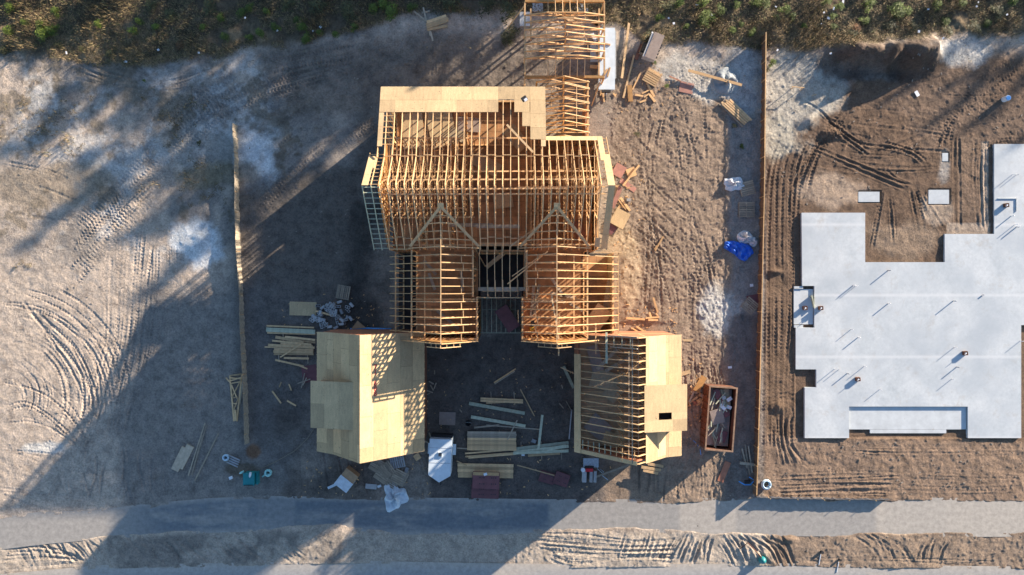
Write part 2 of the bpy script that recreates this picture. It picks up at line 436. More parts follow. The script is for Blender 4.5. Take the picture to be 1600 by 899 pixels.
# verge, right
for k in range(17):
    u = 985+k*12+random.uniform(-3, 3); s = random.uniform(-26, -12) if k < 12 else random.uniform(12, 30)
    track([(u, 836), (u+s*.5, 855), (u+s, 884)], w=.34, depth=.11, tread=0, berm=.10)
for k in range(8): track(J([(820+k*6, 836+k*5), (900, 842+k*5), (980, 850+k*3), (1060, 846+k*4)], 3), w=.3, depth=.06, tread=.015, berm=.07)
for k in range(7): track(J([(1150+k*10, 834), (1180+k*9, 858), (1210+k*6, 886)], 4), w=.32, depth=.09, tread=0, berm=.08)
for (a, b, c) in [((1372, 836), (1405, 852), (1426, 884)), ((1360, 838), (1372, 846), (1385, 884)), ((1400, 836), (1414, 856), (1432, 884)), ((1330, 836), (1362, 856), (1380, 886)), ((1350, 836), (1388, 858), (1402, 886)), ((1447, 838), (1436, 858), (1428, 884)), ((1472, 838), (1456, 852), (1450, 886)), ((1484, 842), (1472, 862), (1468, 886)), ((1458, 838), (1444, 858), (1440, 884))]:
    track([a, b, c], w=.3, depth=.08, tread=.0, berm=.07)
track([(1600, 850), (1560, 872), (1500, 886)], w=.5, depth=.05, berm=.08, tread=0)
track([(1255, 872), (1400, 872), (1560, 878)], w=.18, depth=.05, berm=.04, tread=0)
for k in range(8): track(J([(545+k*36, 836), (560+k*34, 856), (600+k*30, 876)], 8), w=.28, depth=.03, tread=.0)
# area right of the house
for k in range(16):
    u = 990+k*9
    track(J([(u, 150+random.uniform(0, 60)), (u+random.uniform(-14, 14), 260), (u+random.uniform(-8, 26), 380), (u+random.uniform(10, 40), 480), (u+20, 590)], 5), w=.34, depth=.04, tread=.03, berm=.05, pitch=.34)
for k in range(9): track(J([(985, 250+k*14), (1040, 300+k*14), (1090, 360+k*14), (1120, 440+k*12)], 6), w=.34, depth=.05, tread=.03, berm=.06)
for k in range(9): track(J([(1060+k*8, 560), (1070+k*8, 640), (1074+k*8, 700), (1050+k*10, 780)], 4), w=.3, depth=.07, tread=.012, berm=.07)
for k in range(10): track(J([(1000+k*14, 715), (1000+k*14, 750), (995+k*15, 782)], 3), w=.3, depth=.09, tread=.01, berm=.08)
for k in range(14):
    a0 = random.uniform(0, 6.28); cu, cv = random.uniform(990, 1110), random.uniform(180, 560); rr_ = random.uniform(30, 80)
    track([(cu+rr_*.6*math.cos(a0+t), cv+rr_*math.sin(a0+t)) for t in np.linspace(0, random.uniform(.8, 1.8), 6)], w=.3, depth=.04, tread=.03, berm=.04)
for k in range(8): track(J([(985+k*16, 170), (1040+k*10, 130), (1100+k*6, 100)], 6), w=.3, depth=.03, tread=.02)
# right lot
for k, u in enumerate((1202, 1211, 1222, 1231, 1240)):
    track(J([(u+22, 215), (u+4, 260), (u, 340), (u, 470), (u-3, 600), (u-2, 700)], 2), w=.3, depth=.045, tread=.028, berm=.04, pitch=.34)
for k in range(6): track(J([(1236+k*5, 300), (1262+k*4, 240), (1300, 200+k*4), (1330, 170+k*5)], 3), w=.32, depth=.05, tread=.03)
for k in range(5): track(J([(1280+k*4, 170+k*6), (1310+k*4, 200+k*5), (1360, 235+k*3)], 2), w=.26, depth=.06, tread=.02, berm=.05)
for k in range(4): track([(1300, 160+k*30), (1400, 172+k*30), (1490, 190+k*24)], w=.3, depth=.03, tread=.0, berm=.08)
track([(1262, 225), (1350, 262), (1420, 292)], w=.3, depth=.04, tread=0, berm=.13)
track([(1380, 262), (1400, 280), (1430, 292)], w=.3, depth=.04, tread=0, berm=.12)
track([(1372, 228), (1420, 240), (1445, 260)], w=.3, depth=.04, tread=0.03, berm=.12)
for (a, b, c) in [((1380, 290), (1372, 340), (1362, 395)), ((1388, 300), (1392, 340), (1395, 385)), ((1420, 290), (1430, 340), (1436, 372)), ((1428, 288), (1450, 340), (1468, 372)), ((1440, 295), (1464, 330), (1484, 360))]:
    track([a, b, c], w=.3, depth=.05, tread=.03, berm=.07)
for u in (1490, 1498, 1532, 1538): track([(u, 210), (u, 280), (u+2, 362)], w=.3, depth=.05, tread=.012, berm=.07)
for k in range(6): track(J([(1450+k*6, 235), (1480+k*4, 200-k*6), (1540, 180-k*12), (1600, 120-k*6)], 4), w=.34, depth=.04, tread=.025)
for k in range(14):
    u0, v0 = random.uniform(1230, 1560), random.uniform(120, 260); a = random.uniform(-.7, .4); L_ = random.uniform(50, 120)
    track([(u0, v0), (u0+L_*.5*math.cos(a), v0-L_*.5*math.sin(a)+random.uniform(-6, 6)), (u0+L_*math.cos(a), v0-L_*math.sin(a))], w=random.choice([.2, .3, .5]), depth=.03, tread=random.choice([0, .02]), berm=.05)
for k in range(4): track(J([(1210, 745+k*9), (1350, 742+k*8), (1500, 748+k*7), (1600, 742+k*8)], 2), w=.3, depth=.03, tread=.01, berm=.05)
track([(1300, 758), (1360, 757), (1400, 757)], w=.4, depth=.02, tread=0, berm=.14)
for k in range(3): track([(1340+k*6, 762+k*4), (1370, 762+k*4), (1400, 763+k*3)], w=.28, depth=.03, tread=0, berm=.10)
track([(1205, 752), (1320, 748), (1420, 743)], w=.24, depth=.02, tread=0, berm=.10)
track([(1420, 742), (1500, 746), (1600, 748)], w=.24, depth=.02, tread=0, berm=.09)
track([(1330, 705), (1440, 708), (1600, 706)], w=.24, depth=.02, tread=0, berm=.09)
for k in range(6): track(J([(1210+k*6, 640), (1216+k*5, 690), (1226+k*8, 730)], 3), w=.3, depth=.06, tread=.0, berm=.08)
for k in range(4): track([(1195+k*3+(r:=12+k*7)*math.cos(t)+22, 648+r*math.sin(t)) for t in np.linspace(-2.6, 1.2, 8)], w=.25, depth=.04, tread=0, berm=.06)
Z += DZ
# broken, trampled soil in busy areas
busy = np.clip(np.maximum.reduce([rectm(960, 150, 1140, 560, 40), rectm(1030, 560, 1160, 790, 20)*.9, rectm(1180, 690, 1700, 780, 20)*.7, rectm(560, 60, 830, 150, 30)*.8, rectm(1180, 80, 1700, 240, 40)*.7, rectm(150, 835, 520, 880, 10)*.7, rectm(820, 835, 1700, 885, 10)*.8]), 0, 1)
ridge = np.abs(fbm(PX, PY, 1.4, 4, 50)-.5)*2
Z += busy*((.5-ridge)*.06+(fbm(PX, PY, 3.2, 4, 60, .65)-.5)*.085)
# clods
clod = np.clip(fbm(PX, PY, 3.0, 2, 70)-.66, 0, 1)*1.2
Z += clod*(.05+busy*.25)*.6
# dirt mounds and hollows (u, v, ru, rv, height)
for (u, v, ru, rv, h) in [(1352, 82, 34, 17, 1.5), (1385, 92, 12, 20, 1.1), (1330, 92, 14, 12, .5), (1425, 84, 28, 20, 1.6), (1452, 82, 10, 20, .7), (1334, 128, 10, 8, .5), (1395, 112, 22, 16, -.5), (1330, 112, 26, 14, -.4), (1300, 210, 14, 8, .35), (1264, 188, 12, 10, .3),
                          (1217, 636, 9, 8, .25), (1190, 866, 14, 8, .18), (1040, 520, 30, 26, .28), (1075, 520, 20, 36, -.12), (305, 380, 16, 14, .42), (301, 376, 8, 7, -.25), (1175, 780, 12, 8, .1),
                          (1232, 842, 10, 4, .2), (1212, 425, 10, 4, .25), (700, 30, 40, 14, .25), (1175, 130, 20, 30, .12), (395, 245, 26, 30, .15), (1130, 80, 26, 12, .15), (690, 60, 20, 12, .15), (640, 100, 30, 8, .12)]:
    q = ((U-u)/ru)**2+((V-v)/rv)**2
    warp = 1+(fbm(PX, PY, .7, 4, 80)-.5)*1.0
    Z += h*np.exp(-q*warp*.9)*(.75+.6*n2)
scr_edge = 96+(fbm(PX, PY, .09, 4, 90)-.5)*60+(fbm(PX, PY, .5, 3, 95)-.5)*22
tilt_edge = np.interp(U, [0, 200, 450, 600, 640, 800, 860, 960, 1010, 1200, 1400, 1600], [0, -4, -16, -60, -70, -78, -80, -60, -34, -30, -38, -44])
scrub = sst(scr_edge+tilt_edge-V, -8, 8)
Z += scrub*(fbm(PX, PY, .8, 4, 100)-.42)*.45
far = sst(np.hypot(PX, PY), 60, 300)
Z = Z*(1-far)+far*(fbm(PX, PY, .01, 3, 33)-.5)*3
# flatten under buildings, slabs and paving
Z = Z*(1-.85*np.maximum(housem, 0))
Z = Z*(1-slabm)+slabm*(-.10)
fence_lot = sst(U, 1183, 1200)
Z = Z*(1-onroad)+onroad*(-.11)+(1-onroad)*.045
low = np.maximum.reduce([rectm(1238, 447, 1272, 513, 1), rectm(1324, 634, 1511, 678, 1), rectm(1340, 299, 1376, 317, 1), rectm(1449, 296, 1483, 320, 1), rectm(1471, 239, 1481, 253, 1)])
Z = Z*(1-low)+low*(-.08)

# colours (linear albedo)
UW = U+(fbm(PX, PY, .06, 5, 210, .6)-.5)*150; VW = V+(fbm(PX, PY, .06, 5, 220, .6)-.5)*150
rectm0 = rectm
def rectm(u0, v0, u1, v1, e=4):
    if e < 10: return rectm0(u0, v0, u1, v1, e)
    k = min(1, e/40); uu = U+(UW-U)*k; vv = V+(VW-V)*k
    return sst(uu, u0-e, u0)*sst(-uu, -u1-e, -u1)*sst(vv, v0-e, v0)*sst(-vv, -v1-e, -v1)
C = np.zeros(Z.shape+(3,), np.float32); C[:] = (.46, .375, .30)
def paint(mask, col, k=1.0):
    m = np.clip(mask*k, 0, 1)[..., None]; C[:] = C*(1-m)+np.array(col, np.float32)*m
def blob(u, v, ru, rv, col, k=1.0, soft=1.0, seed=0):
    q = np.sqrt(((U-u)/ru)**2+((V-v)/rv)**2)+(fbm(PX, PY, .35, 5, 110+seed, .62)-.5)*1.5
    paint(1-sst(q, .65*soft, 1.15), col, k)
W1 = (.52, .51, .485)
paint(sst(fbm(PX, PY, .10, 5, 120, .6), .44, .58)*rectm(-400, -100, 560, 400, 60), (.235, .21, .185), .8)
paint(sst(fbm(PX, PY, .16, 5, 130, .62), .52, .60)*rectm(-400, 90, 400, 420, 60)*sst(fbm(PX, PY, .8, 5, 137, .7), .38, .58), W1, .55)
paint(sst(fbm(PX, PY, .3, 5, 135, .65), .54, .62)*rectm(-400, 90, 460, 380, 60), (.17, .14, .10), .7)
paint(rectm(-400, 440, 300, 800, 40), (.49, .40, .32), .8)
paint(rectm(20, 140, 160, 240, 40)*sst(fbm(PX, PY, .45, 5, 136, .65), .42, .58), W1, .6); blob(60, 290, 120, 34, (.25, .20, .14), .6, seed=2)
blob(400, 245, 38, 60, (.66, .67, .66), .9, seed=3); blob(305, 380, 42, 34, (.66, .68, .68), .9, seed=4)
blob(320, 230, 60, 40, W1, .35, seed=5); blob(340, 275, 60, 22, (.24, .20, .13), .7, seed=6)
blob(60, 700, 40, 12, (.6, .6, .57), .7, seed=7)
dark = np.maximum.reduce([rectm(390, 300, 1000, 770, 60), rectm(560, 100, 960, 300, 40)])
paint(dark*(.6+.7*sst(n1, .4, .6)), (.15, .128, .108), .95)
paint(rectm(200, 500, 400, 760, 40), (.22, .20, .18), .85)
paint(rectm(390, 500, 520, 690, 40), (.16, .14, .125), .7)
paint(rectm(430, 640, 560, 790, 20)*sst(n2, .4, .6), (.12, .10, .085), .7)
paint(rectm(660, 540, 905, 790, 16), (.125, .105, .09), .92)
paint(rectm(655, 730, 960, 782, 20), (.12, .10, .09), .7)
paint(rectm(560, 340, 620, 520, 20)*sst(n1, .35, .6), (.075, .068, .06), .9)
paint(rectm(420, 75, 860, 150, 30), (.17, .14, .115), .75)
paint(rectm(955, 110, 1140, 790, 24), (.27, .20, .145), .92)
paint(rectm(1138, 60, 1196, 560, 10), (.25, .245, .235), .8)
paint(rectm(1138, 500, 1190, 790, 10), (.17, .15, .135), .8)
blob(1118, 480, 26, 44, (.55, .53, .48), .8, seed=8); blob(1130, 480, 46, 14, (.5, .49, .46), .6, seed=9)
blob(1100, 120, 60, 44, (.50, .48, .43), .75, seed=10); blob(1165, 130, 30, 70, (.5, .5, .48), .6, seed=11)
# right lot, dark fresh fill
paint(sst(U, 1190, 1200)*sst(V, 60, 100), (.150, .098, .066), .97)
paint(sst(U, 1190, 1200)*sst(V, 380, 420)*sst(fbm(PX, PY, .3, 4, 140), .4, .6), (.19, .128, .085), .6)
blob(1245, 130, 70, 80, (.47, .43, .36), .9, seed=12); blob(1215, 215, 26, 46, (.46, .42, .34), .8, seed=13)
blob(1330, 112, 90, 22, (.42, .40, .36), .6, seed=14); blob(1490, 80, 60, 24, (.46, .46, .44), .8, seed=15)
blob(1345, 104, 62, 42, (.10, .068, .05), .8, seed=16); blob(1430, 100, 48, 40, (.10, .068, .05), .8, seed=17)  # dark soil at the mounds, with the shade beside them painted in
blob(1298, 296, 42, 30, (.40, .30, .22), .95, .9, seed=18); blob(1410, 375, 60, 30, (.30, .22, .155), .8, seed=19)
blob(1462, 330, 26, 30, (.38, .30, .23), .8, seed=20); blob(1475, 260, 14, 34, (.42, .40, .37), .6, seed=21)
paint(rectm(1534, 222, 1543, 365, 2), (.44, .35, .27), .8); paint(rectm(1480, 350, 1545, 364, 3), (.40, .32, .25), .8)
paint(rectm(1497, 215, 1532, 345, 2), (.20, .14, .10), .7)
paint(sst(U, 1190, 1200)*rectm(1180, 690, 1800, 782, 10), (.27, .19, .135), .85)
blob(1500, 170, 120, 60, (.19, .135, .10), .6, seed=22)
# verge
paint(sst(V, 826, 838)*(1-sst(U, 1180, 1230)), (.44, .37, .295), .85)
paint(sst(V, 826, 838)*sst(U, 1200, 1260), (.30, .225, .165), .85)
paint(rectm(170, 836, 520, 882, 10)*sst(n2, .42, .58), (.18, .16, .14), .6)
paint(rectm(640, 822, 850, 884, 20)*sst(n1, .38, .55), (.22, .185, .15), .6)
# orange clay patches and sawdust
blob(396, 705, 14, 14, (.20, .10, .05), .8, seed=23); blob(375, 735, 26, 10, (.14, .10, .06), .6, seed=24)
blob(965, 370, 30, 30, (.50, .38, .24), .6, seed=25); blob(985, 430, 14, 50, (.50, .38, .25), .6, seed=26); blob(960, 300, 20, 30, (.45, .36, .26), .5, seed=27)
# scrub floor
paint(scrub, (.125, .095, .06), .95)
paint(scrub*sst(fbm(PX, PY, .35, 5, 150, .65), .48, .6)*sst(V, 0, 60), (.30, .22, .13), .85)
paint(far, (.16, .14, .09))
paint(sst(onroad, .0, .3)*(1-sst(onroad, .3, .8)), (.45, .39, .32), .4)
C *= (.80+.40*fbm(PX, PY, 3.5, 4, 230, .7))[..., None]

ny, nx = Z.shape
me = bpy.data.meshes.new('ground')
co = np.stack([PX, PY, Z], -1).reshape(-1, 3).astype(np.float32)
idx = np.arange(nx*ny).reshape(ny, nx)
q = np.stack([idx[:-1, :-1], idx[:-1, 1:], idx[1:, 1:], idx[1:, :-1]], -1).reshape(-1, 4)
me.vertices.add(len(co)); me.vertices.foreach_set('co', co.ravel())
me.loops.add(q.size); me.loops.foreach_set('vertex_index', q.ravel().astype(np.int32))
me.polygons.add(len(q)); me.polygons.foreach_set('loop_start', (np.arange(len(q))*4).astype(np.int32))
me.update(calc_edges=True)
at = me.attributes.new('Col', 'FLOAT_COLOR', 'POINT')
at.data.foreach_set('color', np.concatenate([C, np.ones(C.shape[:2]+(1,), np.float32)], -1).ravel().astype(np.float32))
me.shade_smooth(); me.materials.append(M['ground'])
g = bpy.data.objects.new('ground', me); COL.objects.link(g); g['kind'] = 'structure'
def gz(x, y):
    i = min(max(int(np.searchsorted(XS, x)), 0), nx-1); j = min(max(int(np.searchsorted(YS, y)), 0), ny-1)
    a = Z[max(0, j-2):j+3, max(0, i-2):i+3]; return float(a.mean())

def strip(name, upt, lot, mat, dust, z=.03, n=500, m=10):
    us = np.linspace(-400, 3000, n); a = itp(upt, us)-6; b = itp(lot, us)+6 if lot else np.full(n, 1150.)
    vs = []; ds = []
    for k in range(m+1):
        t = k/m
        for i, u in enumerate(us):
            v = a[i]*(1-t)+b[i]*t; vs.append((gx(u), gy(v), z+.004*math.sin(u*.03))); ds.append(dust(u, v, t))
    fs = [(k*n+i, (k+1)*n+i, (k+1)*n+i+1, k*n+i+1) for k in range(m) for i in range(n-1)]
    me = bpy.data.meshes.new(name); me.from_pydata(vs, [], fs); me.update()
    at = me.attributes.new('Dust', 'FLOAT', 'POINT'); at.data.foreach_set('value', np.array(ds, np.float32))
    me.materials.append(M[mat]); me.shade_smooth()
    o = bpy.data.objects.new(name, me); COL.objects.link(o); o['kind'] = 'structure'
def dust_path(u, v, t):
    e = max(0, 1-min(t, 1-t)*5)*.7
    d = .62 if u < 180 else .62*max(0, 1-(u-180)/90)
    if 860 < u < 1180: d = .55
    if 398 < u < 462: d = .3
    if 1060 < u < 1150: d = .85
    if u > 1150: d = .6
    if u > 1370: d = .95
    if 1385 < u < 1475: d = .9
    return max(e, d+random.uniform(-.08, .08)*.0)
strip('path', UP, LO, 'path', dust_path)
strip('road', RD, None, 'road', lambda u, v, t: max(0, 1-t*14)*.9)

# ------------------------------------------------------------------ building helpers
def sheets(mb, O, Ud, Vd, L, Wd, su=2.44, sv=1.22, th=.018, gap=.013, off=0.0, skip=None):
    """rows of plywood sheets on the plane O + u*Ud + v*Vd"""
    nrm = unit(cross(Ud, Vd)); nrm = nrm if nrm[2] > 0 else vmul(nrm, -1)
    v = 0; row = 0
    while v < Wd-.02:
        v1 = min(v+sv, Wd); u = -(off+(su/2 if row % 2 else 0)) % su; u = u-su if u > 0 else u
        while u < L-.02:
            a = max(u, 0)+gap/2; b = min(u+su, L)-gap/2
            if b-a > .04 and not (skip and skip((a+b)/2, (v+v1)/2)):
                lift = random.uniform(0, .003)
                c = vadd(O, vadd(vmul(Ud, (a+b)/2), vadd(vmul(Vd, (v+v1)/2), vmul(nrm, lift))))
                mb.frame(c, vmul(Ud, (b-a)/2), vmul(Vd, (v1-v-gap)/2), vmul(nrm, th/2))
            u += su
        v = v1; row += 1
def plane_pt(p, x, axis):   # p=(a,z) in the truss plane
    return (x, p[0], p[1]) if axis == 'X' else (p[0], x, p[1])
def truss(x, top, bottoms, webs, axis='X', t=.055, d=.14):
    mb = MB()
    for a, b in zip(top, top[1:]): mb.bar(plane_pt(a, x, axis), plane_pt(b, x, axis), t, d)
    for a, b in bottoms: mb.bar(plane_pt(a, x, axis), plane_pt(b, x, axis), t-.004, .10)
    for a, b in webs: mb.bar(plane_pt(a, x, axis), plane_pt(b, x, axis), t-.010, .09)
    return mb
def lerp(a, b, t): return (a[0]+(b[0]-a[0])*t, a[1]+(b[1]-a[1])*t)
def stud_wall(mb, p, q, z0, z1, step=.41, t=.045, d=.12, sill=True, mid=False):
    L = math.hypot(q[0]-p[0], q[1]-p[1]); dx, dy = (q[0]-p[0])/L, (q[1]-p[1])/L
    sd = (-dy, dx, 0)
    mb.bar((p[0], p[1], z1-.05), (q[0], q[1], z1-.05), d, .09)
    if sill: mb.bar((p[0], p[1], z0+.03), (q[0], q[1], z0+.03), d, .05)
    n = int(L/step)
    for k in range(n+1):
        s = min(L-.02, .02+k*step)
        c = (p[0]+dx*s, p[1]+dy*s, (z0+z1)/2)
        mb.frame(c, (dx*t/2, dy*t/2, 0), vmul(sd, d/2-.004), (0, 0, (z1-z0)/2-.1+.04))
    if mid: mb.bar((p[0], p[1], (z0+z1)/2), (q[0], q[1], (z0+z1)/2), d-.02, .045)
def wall_panel(mb, p, q, z0, z1, off=.08, th=.02):
    L = math.hypot(q[0]-p[0], q[1]-p[1]); dx, dy = (q[0]-p[0])/L, (q[1]-p[1])/L
    s = 0
    while s < L-.02:
        e = min(s+1.22, L)
        c = (p[0]+dx*(s+e)/2-dy*off, p[1]+dy*(s+e)/2+dx*off, (z0+z1)/2)
        mb.frame(c, (dx*(e-s-.006)/2, dy*(e-s-.006)/2, 0), (-dy*th/2, dx*th/2, 0), (0, 0, (z1-z0)/2))
        s = e

# ------------------------------------------------------------------ main house
house = thing('house_frame', 'large two storey timber house frame with bare roof trusses and part plywood rear roof', 'house', (-1.8, 5.5, 0))
RY, RZ = 7.55, 10.5; FY, FZ = 3.05, 6.0; BY, BZ = 12.1, 5.95
KY, KZ = 10.05, 8.35; SY, SZ = 16.0, 6.55     # shed kink, shed eave
XL, XR = -10.55, 7.0
x = -9.85; k = 0; xs_main = []
while x < 7.0: xs_main.append(x); x += .61
rr = random.Random(5)
for i, x in enumerate(xs_main):
    jx = x+rr.uniform(-.015, .015)
    b0 = 6.12
    if x < 2.5:
        top = [(SY, SZ), (KY, KZ), (RY, RZ), (FY, FZ)]
        bottoms = [((FY+.1, b0), (KY+1.9, b0)), ((SY-.1, SZ-.25), (KY-.3, SZ-.15))] if i % 2 else [((FY+.1, b0), (KY+1.9, b0))]
    else:
        top = [(BY, BZ), (RY, RZ), (FY, FZ)]
        bottoms = [((FY+.1, b0), (BY-.1, b0))]
    webs = [((RY, RZ-.1), (RY, b0)), ((RY-.1, RZ-.3), (RY-1.5, b0)), ((RY+.1, RZ-.3), (RY+1.5, b0)),
            ((RY-1.5, b0), (RY-2.3, RZ-2.35)), ((RY+1.5, b0), (RY+2.3, RZ-2.35)), ((FY+1.0, b0), (RY-2.3, RZ-2.35)),
            ((RY-1.15, RZ-1.2), (RY+1.15, RZ-1.2)), ((FY+.55, b0), (FY+1.3, FZ+1.2)), ((RY-.7, b0), (RY-1.5, RZ-1.55)), ((RY+.7, b0), (RY+1.5, RZ-1.55)), ((RY-2.3, RZ-2.35), (RY+2.3, RZ-2.35))]
    truss(jx, top, bottoms, webs).build('roof_truss', 'lumber_pale', house)
# low roof rafters between the wings, and its beams
for i in range(7):
    x = -2.62+i*.61
    mb = MB(); mb.bar((x, FY+.3, 6.25), (x, -.1, 5.55), .055, .14)
    if 0 < i < 6: mb.bar((x+.05, .6, 5.72), (x+.05, -.78, 5.42), .05, .12)
    mb.build('porch_rafter', 'lumber_pale', house)
mb = MB(); mb.bar((-2.75, -.12, 5.45), (1.4, -.12, 5.45), .3, .14); mb.build('porch_beam', 'lumber_grey', house)
mb = MB(); mb.bar((-2.75, -.82, 5.35), (1.25, -.82, 5.35), .06, .2); mb.bar((-2.4, -.3, 5.45), (.6, -.3, 5.45), .05, .1); mb.build('fascia_board', 'lumber_pale', house)
mb = MB(); mb.bar((-2.75, 2.75, 5.5), (1.4, 2.75, 5.5), .12, .2); mb.build('porch_beam', 'orange_beam', house)
# blocking rows and long bracing boards
mb = MB()
for (yy, zz, st) in ((KY+.12, KZ+.02, 0), (3.95, 6.98, 1)):
    for i in range(len(xs_main)-1):
        if st and -8.6 < xs_main[i] < -2.8 or st and xs_main[i] > 1: continue
        o = .05 if i % 2 else -.05
        mb.bar((xs_main[i], yy+o, zz), (xs_main[i+1], yy+o, zz), .05, .12)
mb.build('blocking', 'lumber_pale', house)
for yy, z, a, b in ((8.15, 9.35, -9.9, 7.1), (7.42, 9.5, -9.9, 4.2), (7.05, 9.3, -9.8, 7.1), (7.62, 9.0, 0.5, 7.2), (3.4, 6.22, -9.9, 7.0), (5.6, 6.2, -9.6, -3), (9.3, 6.2, -9.6, 7)):
    mb = MB(); mb.bar((a, yy, z), (b, yy+.06, z), .11, .045); mb.build('brace_board', 'lumber_pale', house)
# gable end overhang ladders
def ladder(x0, x1, pts, mat_in='lumber_green', first=.1, last=None):
    mb = MB()
    for a, b in zip(pts, pts[1:]):
        mb.bar((x1, a[0], a[1]), (x1, b[0], b[1]), .05, .14)
        mb.bar((x0+(x1-x0)*.48, a[0], a[1]), (x0+(x1-x0)*.48, b[0], b[1]), .05, .14)
        L = math.hypot(b[0]-a[0], b[1]-a[1]); n = int(L/.5)
        for k in range(n+1):
            p = lerp(a, b, (k+.3)/(n+.6)); mb.bar((x0, p[0], p[1]-.01), (x1, p[0], p[1]-.01), .05, .10)
    return mb
ladder(-9.85, -11.1, [(BY-1.6, BZ+1.6), (RY, RZ)]).build('gable_overhang', 'lumber_pale', house)
ladder(-9.85, -11.1, [(RY, RZ), (FY, FZ)]).build('gable_overhang', 'lumber_green', house)
ladder(6.9, 7.6, [(BY, BZ), (RY, RZ)]).build('gable_overhang', 'lumber_pale', house)
ladder(6.9, 7.6, [(RY, RZ), (FY, FZ)]).build('gable_overhang', 'lumber_grey', house)
def slope_strip(x0, x1, a, b, mat, nm='roof_sheathing'):
    mb = MB(); L = math.hypot(b[0]-a[0], b[1]-a[1]); d = ((b[0]-a[0])/L, (b[1]-a[1])/L)
    O = (x0, a[0], a[1]+.085); 
    sheets(mb, O, (0, d[0], d[1]), (1 if x1 > x0 else -1, 0, 0), L, abs(x1-x0))
    mb.build(nm, mat, house)
slope_strip(-11.12, -10.62, (BY-1.9, BZ+1.9), (RY, RZ+.02), 'ply')
slope_strip(-10.62, -10.4, (BY-1.75, BZ+1.75), (BY-3, BZ+3), 'ply')
slope_strip(7.08, 7.62, (BY-1.7, BZ+1.7), (RY, RZ+.02), 'ply')
slope_strip(6.85, 7.28, (BY+.1, BZ-.1), (BY-2.3, BZ+2.3), 'ply')
slope_strip(7.12, 7.62, (RY, RZ+.02), (FY+.1, FZ+.1), 'ply')
slope_strip(6.6, 7.0, (FY+.9, FZ+.9), (FY+.2, FZ+.2), 'ply_grey')
slope_strip(2.7, 6.85, (BY+.1, BZ-.1), (BY-.32, BZ+.32), 'ply')
mb = MB()
pts = [(FY+.1, 6.1), (BY-.1, 6.1), (RY, RZ-.15)]
mb.v = [(-9.98, p[0], p[1]) for p in pts]+[(-10.01, p[0], p[1]) for p in pts]
mb.f = [(0, 1, 2), (5, 4, 3), (0, 3, 4, 1), (1, 4, 5, 2), (2, 5, 3, 0)]
mb.build('gable_sheathing', 'orange_beam', house)
# rear shed roof sheathing: cells measured from the west end
sl = math.hypot(SY-KY, KZ-SZ); dv = ((KY-SY)/sl, (KZ-SZ)/sl)
def shed(x0, x1, v0, v1):
    mb = MB(); O = (x0, SY+dv[0]*v0, SZ+dv[1]*v0+.085)
    sheets(mb, O, (1, 0, 0), (0, dv[0], dv[1]), x1-x0, v1-v0); return mb
mb = MB()
for (x0, x1, v0, v1) in [(-10.45, -1.08, 0, 2.30), (-1.08, .18, 0, 1.16), (.18, 1.43, 0, 2.30), (.82, 1.43, 2.30, 2.38), (1.43, 2.65, 0, 4.7), (.80, 1.43, 2.30, 3.55)]:
    m2 = shed(x0, x1, v0, v1); n0 = len(mb.v); mb.v += m2.v; mb.f += [tuple(i+n0 for i in f) for f in m2.f]
mb.build('roof_sheathing', 'ply', house)
shed(-10.45, -10.05, 2.33, 5.3).build('roof_sheathing', 'ply', house)
shed(2.25, 2.62, 4.72, 5.3).build('roof_sheathing', 'ply', house)
mb = MB()
for k in range(6):
    yy = SY+dv[0]*(2.6+k*.5); zz = SZ+dv[1]*(2.6+k*.5); mb.bar((-10.4, yy, zz), (-9.3, yy, zz), .05, .12)
mb.bar((-10.4, SY-2.2, SZ+.5), (-10.4, KY, KZ), .05, .14)
mb.bar((-9.3, SY-2.2, SZ+.5), (-9.3, KY, KZ), .05, .14)
mb.build('gable_overhang', 'lumber', house)
# loose plank lying over the shed rafters
mb = MB(); a = A(792, 195, 7.95); b = A(833, 238, 8.45); mb.bar(a, b, .16, .05); mb.build('brace_board', 'lumber_pale', house)

# floors
def floor_part(rects, z, mat, nm):
    mb = MB()
    for (x0, y0, x1, y1) in rects: sheets(mb, (x0, y0, z), (1, 0, 0), (0, 1, 0), x1-x0, y1-y0, gap=.02)
    mb.build(nm, mat, house)
floor_part([(-9.8, 3.0, -2.9, 12.0), (-2.9, 3.6, 1.2, 12.0), (1.2, 3.0, 6.8, 12.0), (-9.8, 12.0, 2.5, 15.6)], 3.25, 'deck', 'upper_floor')
floor_part([(-8.0, -4.0, -2.85, 3.0)], 3.25, 'deck', 'upper_floor')
floor_part([(.95, -4.0, 5.9, 3.0)], 3.25, 'deck', 'upper_floor')
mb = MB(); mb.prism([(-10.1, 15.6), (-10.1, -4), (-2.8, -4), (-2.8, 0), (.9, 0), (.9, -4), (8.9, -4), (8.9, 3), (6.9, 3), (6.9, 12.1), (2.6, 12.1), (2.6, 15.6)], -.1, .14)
mb.build('ground_floor_slab', 'floor_dark', house)
# outer walls
def wall(p, q, z0, z1, panel=True, mat='lumber', off=.08, pm='ply_grey', pz1=None, **kw):
    mb = MB(); stud_wall(mb, p, q, z0, z1, **kw); w = mb.build('stud_wall', mat, house)
    if panel:
        m2 = MB(); wall_panel(m2, p, q, z0+.01, (pz1 or z1)-.01, off); m2.build('wall_sheathing', pm, house)
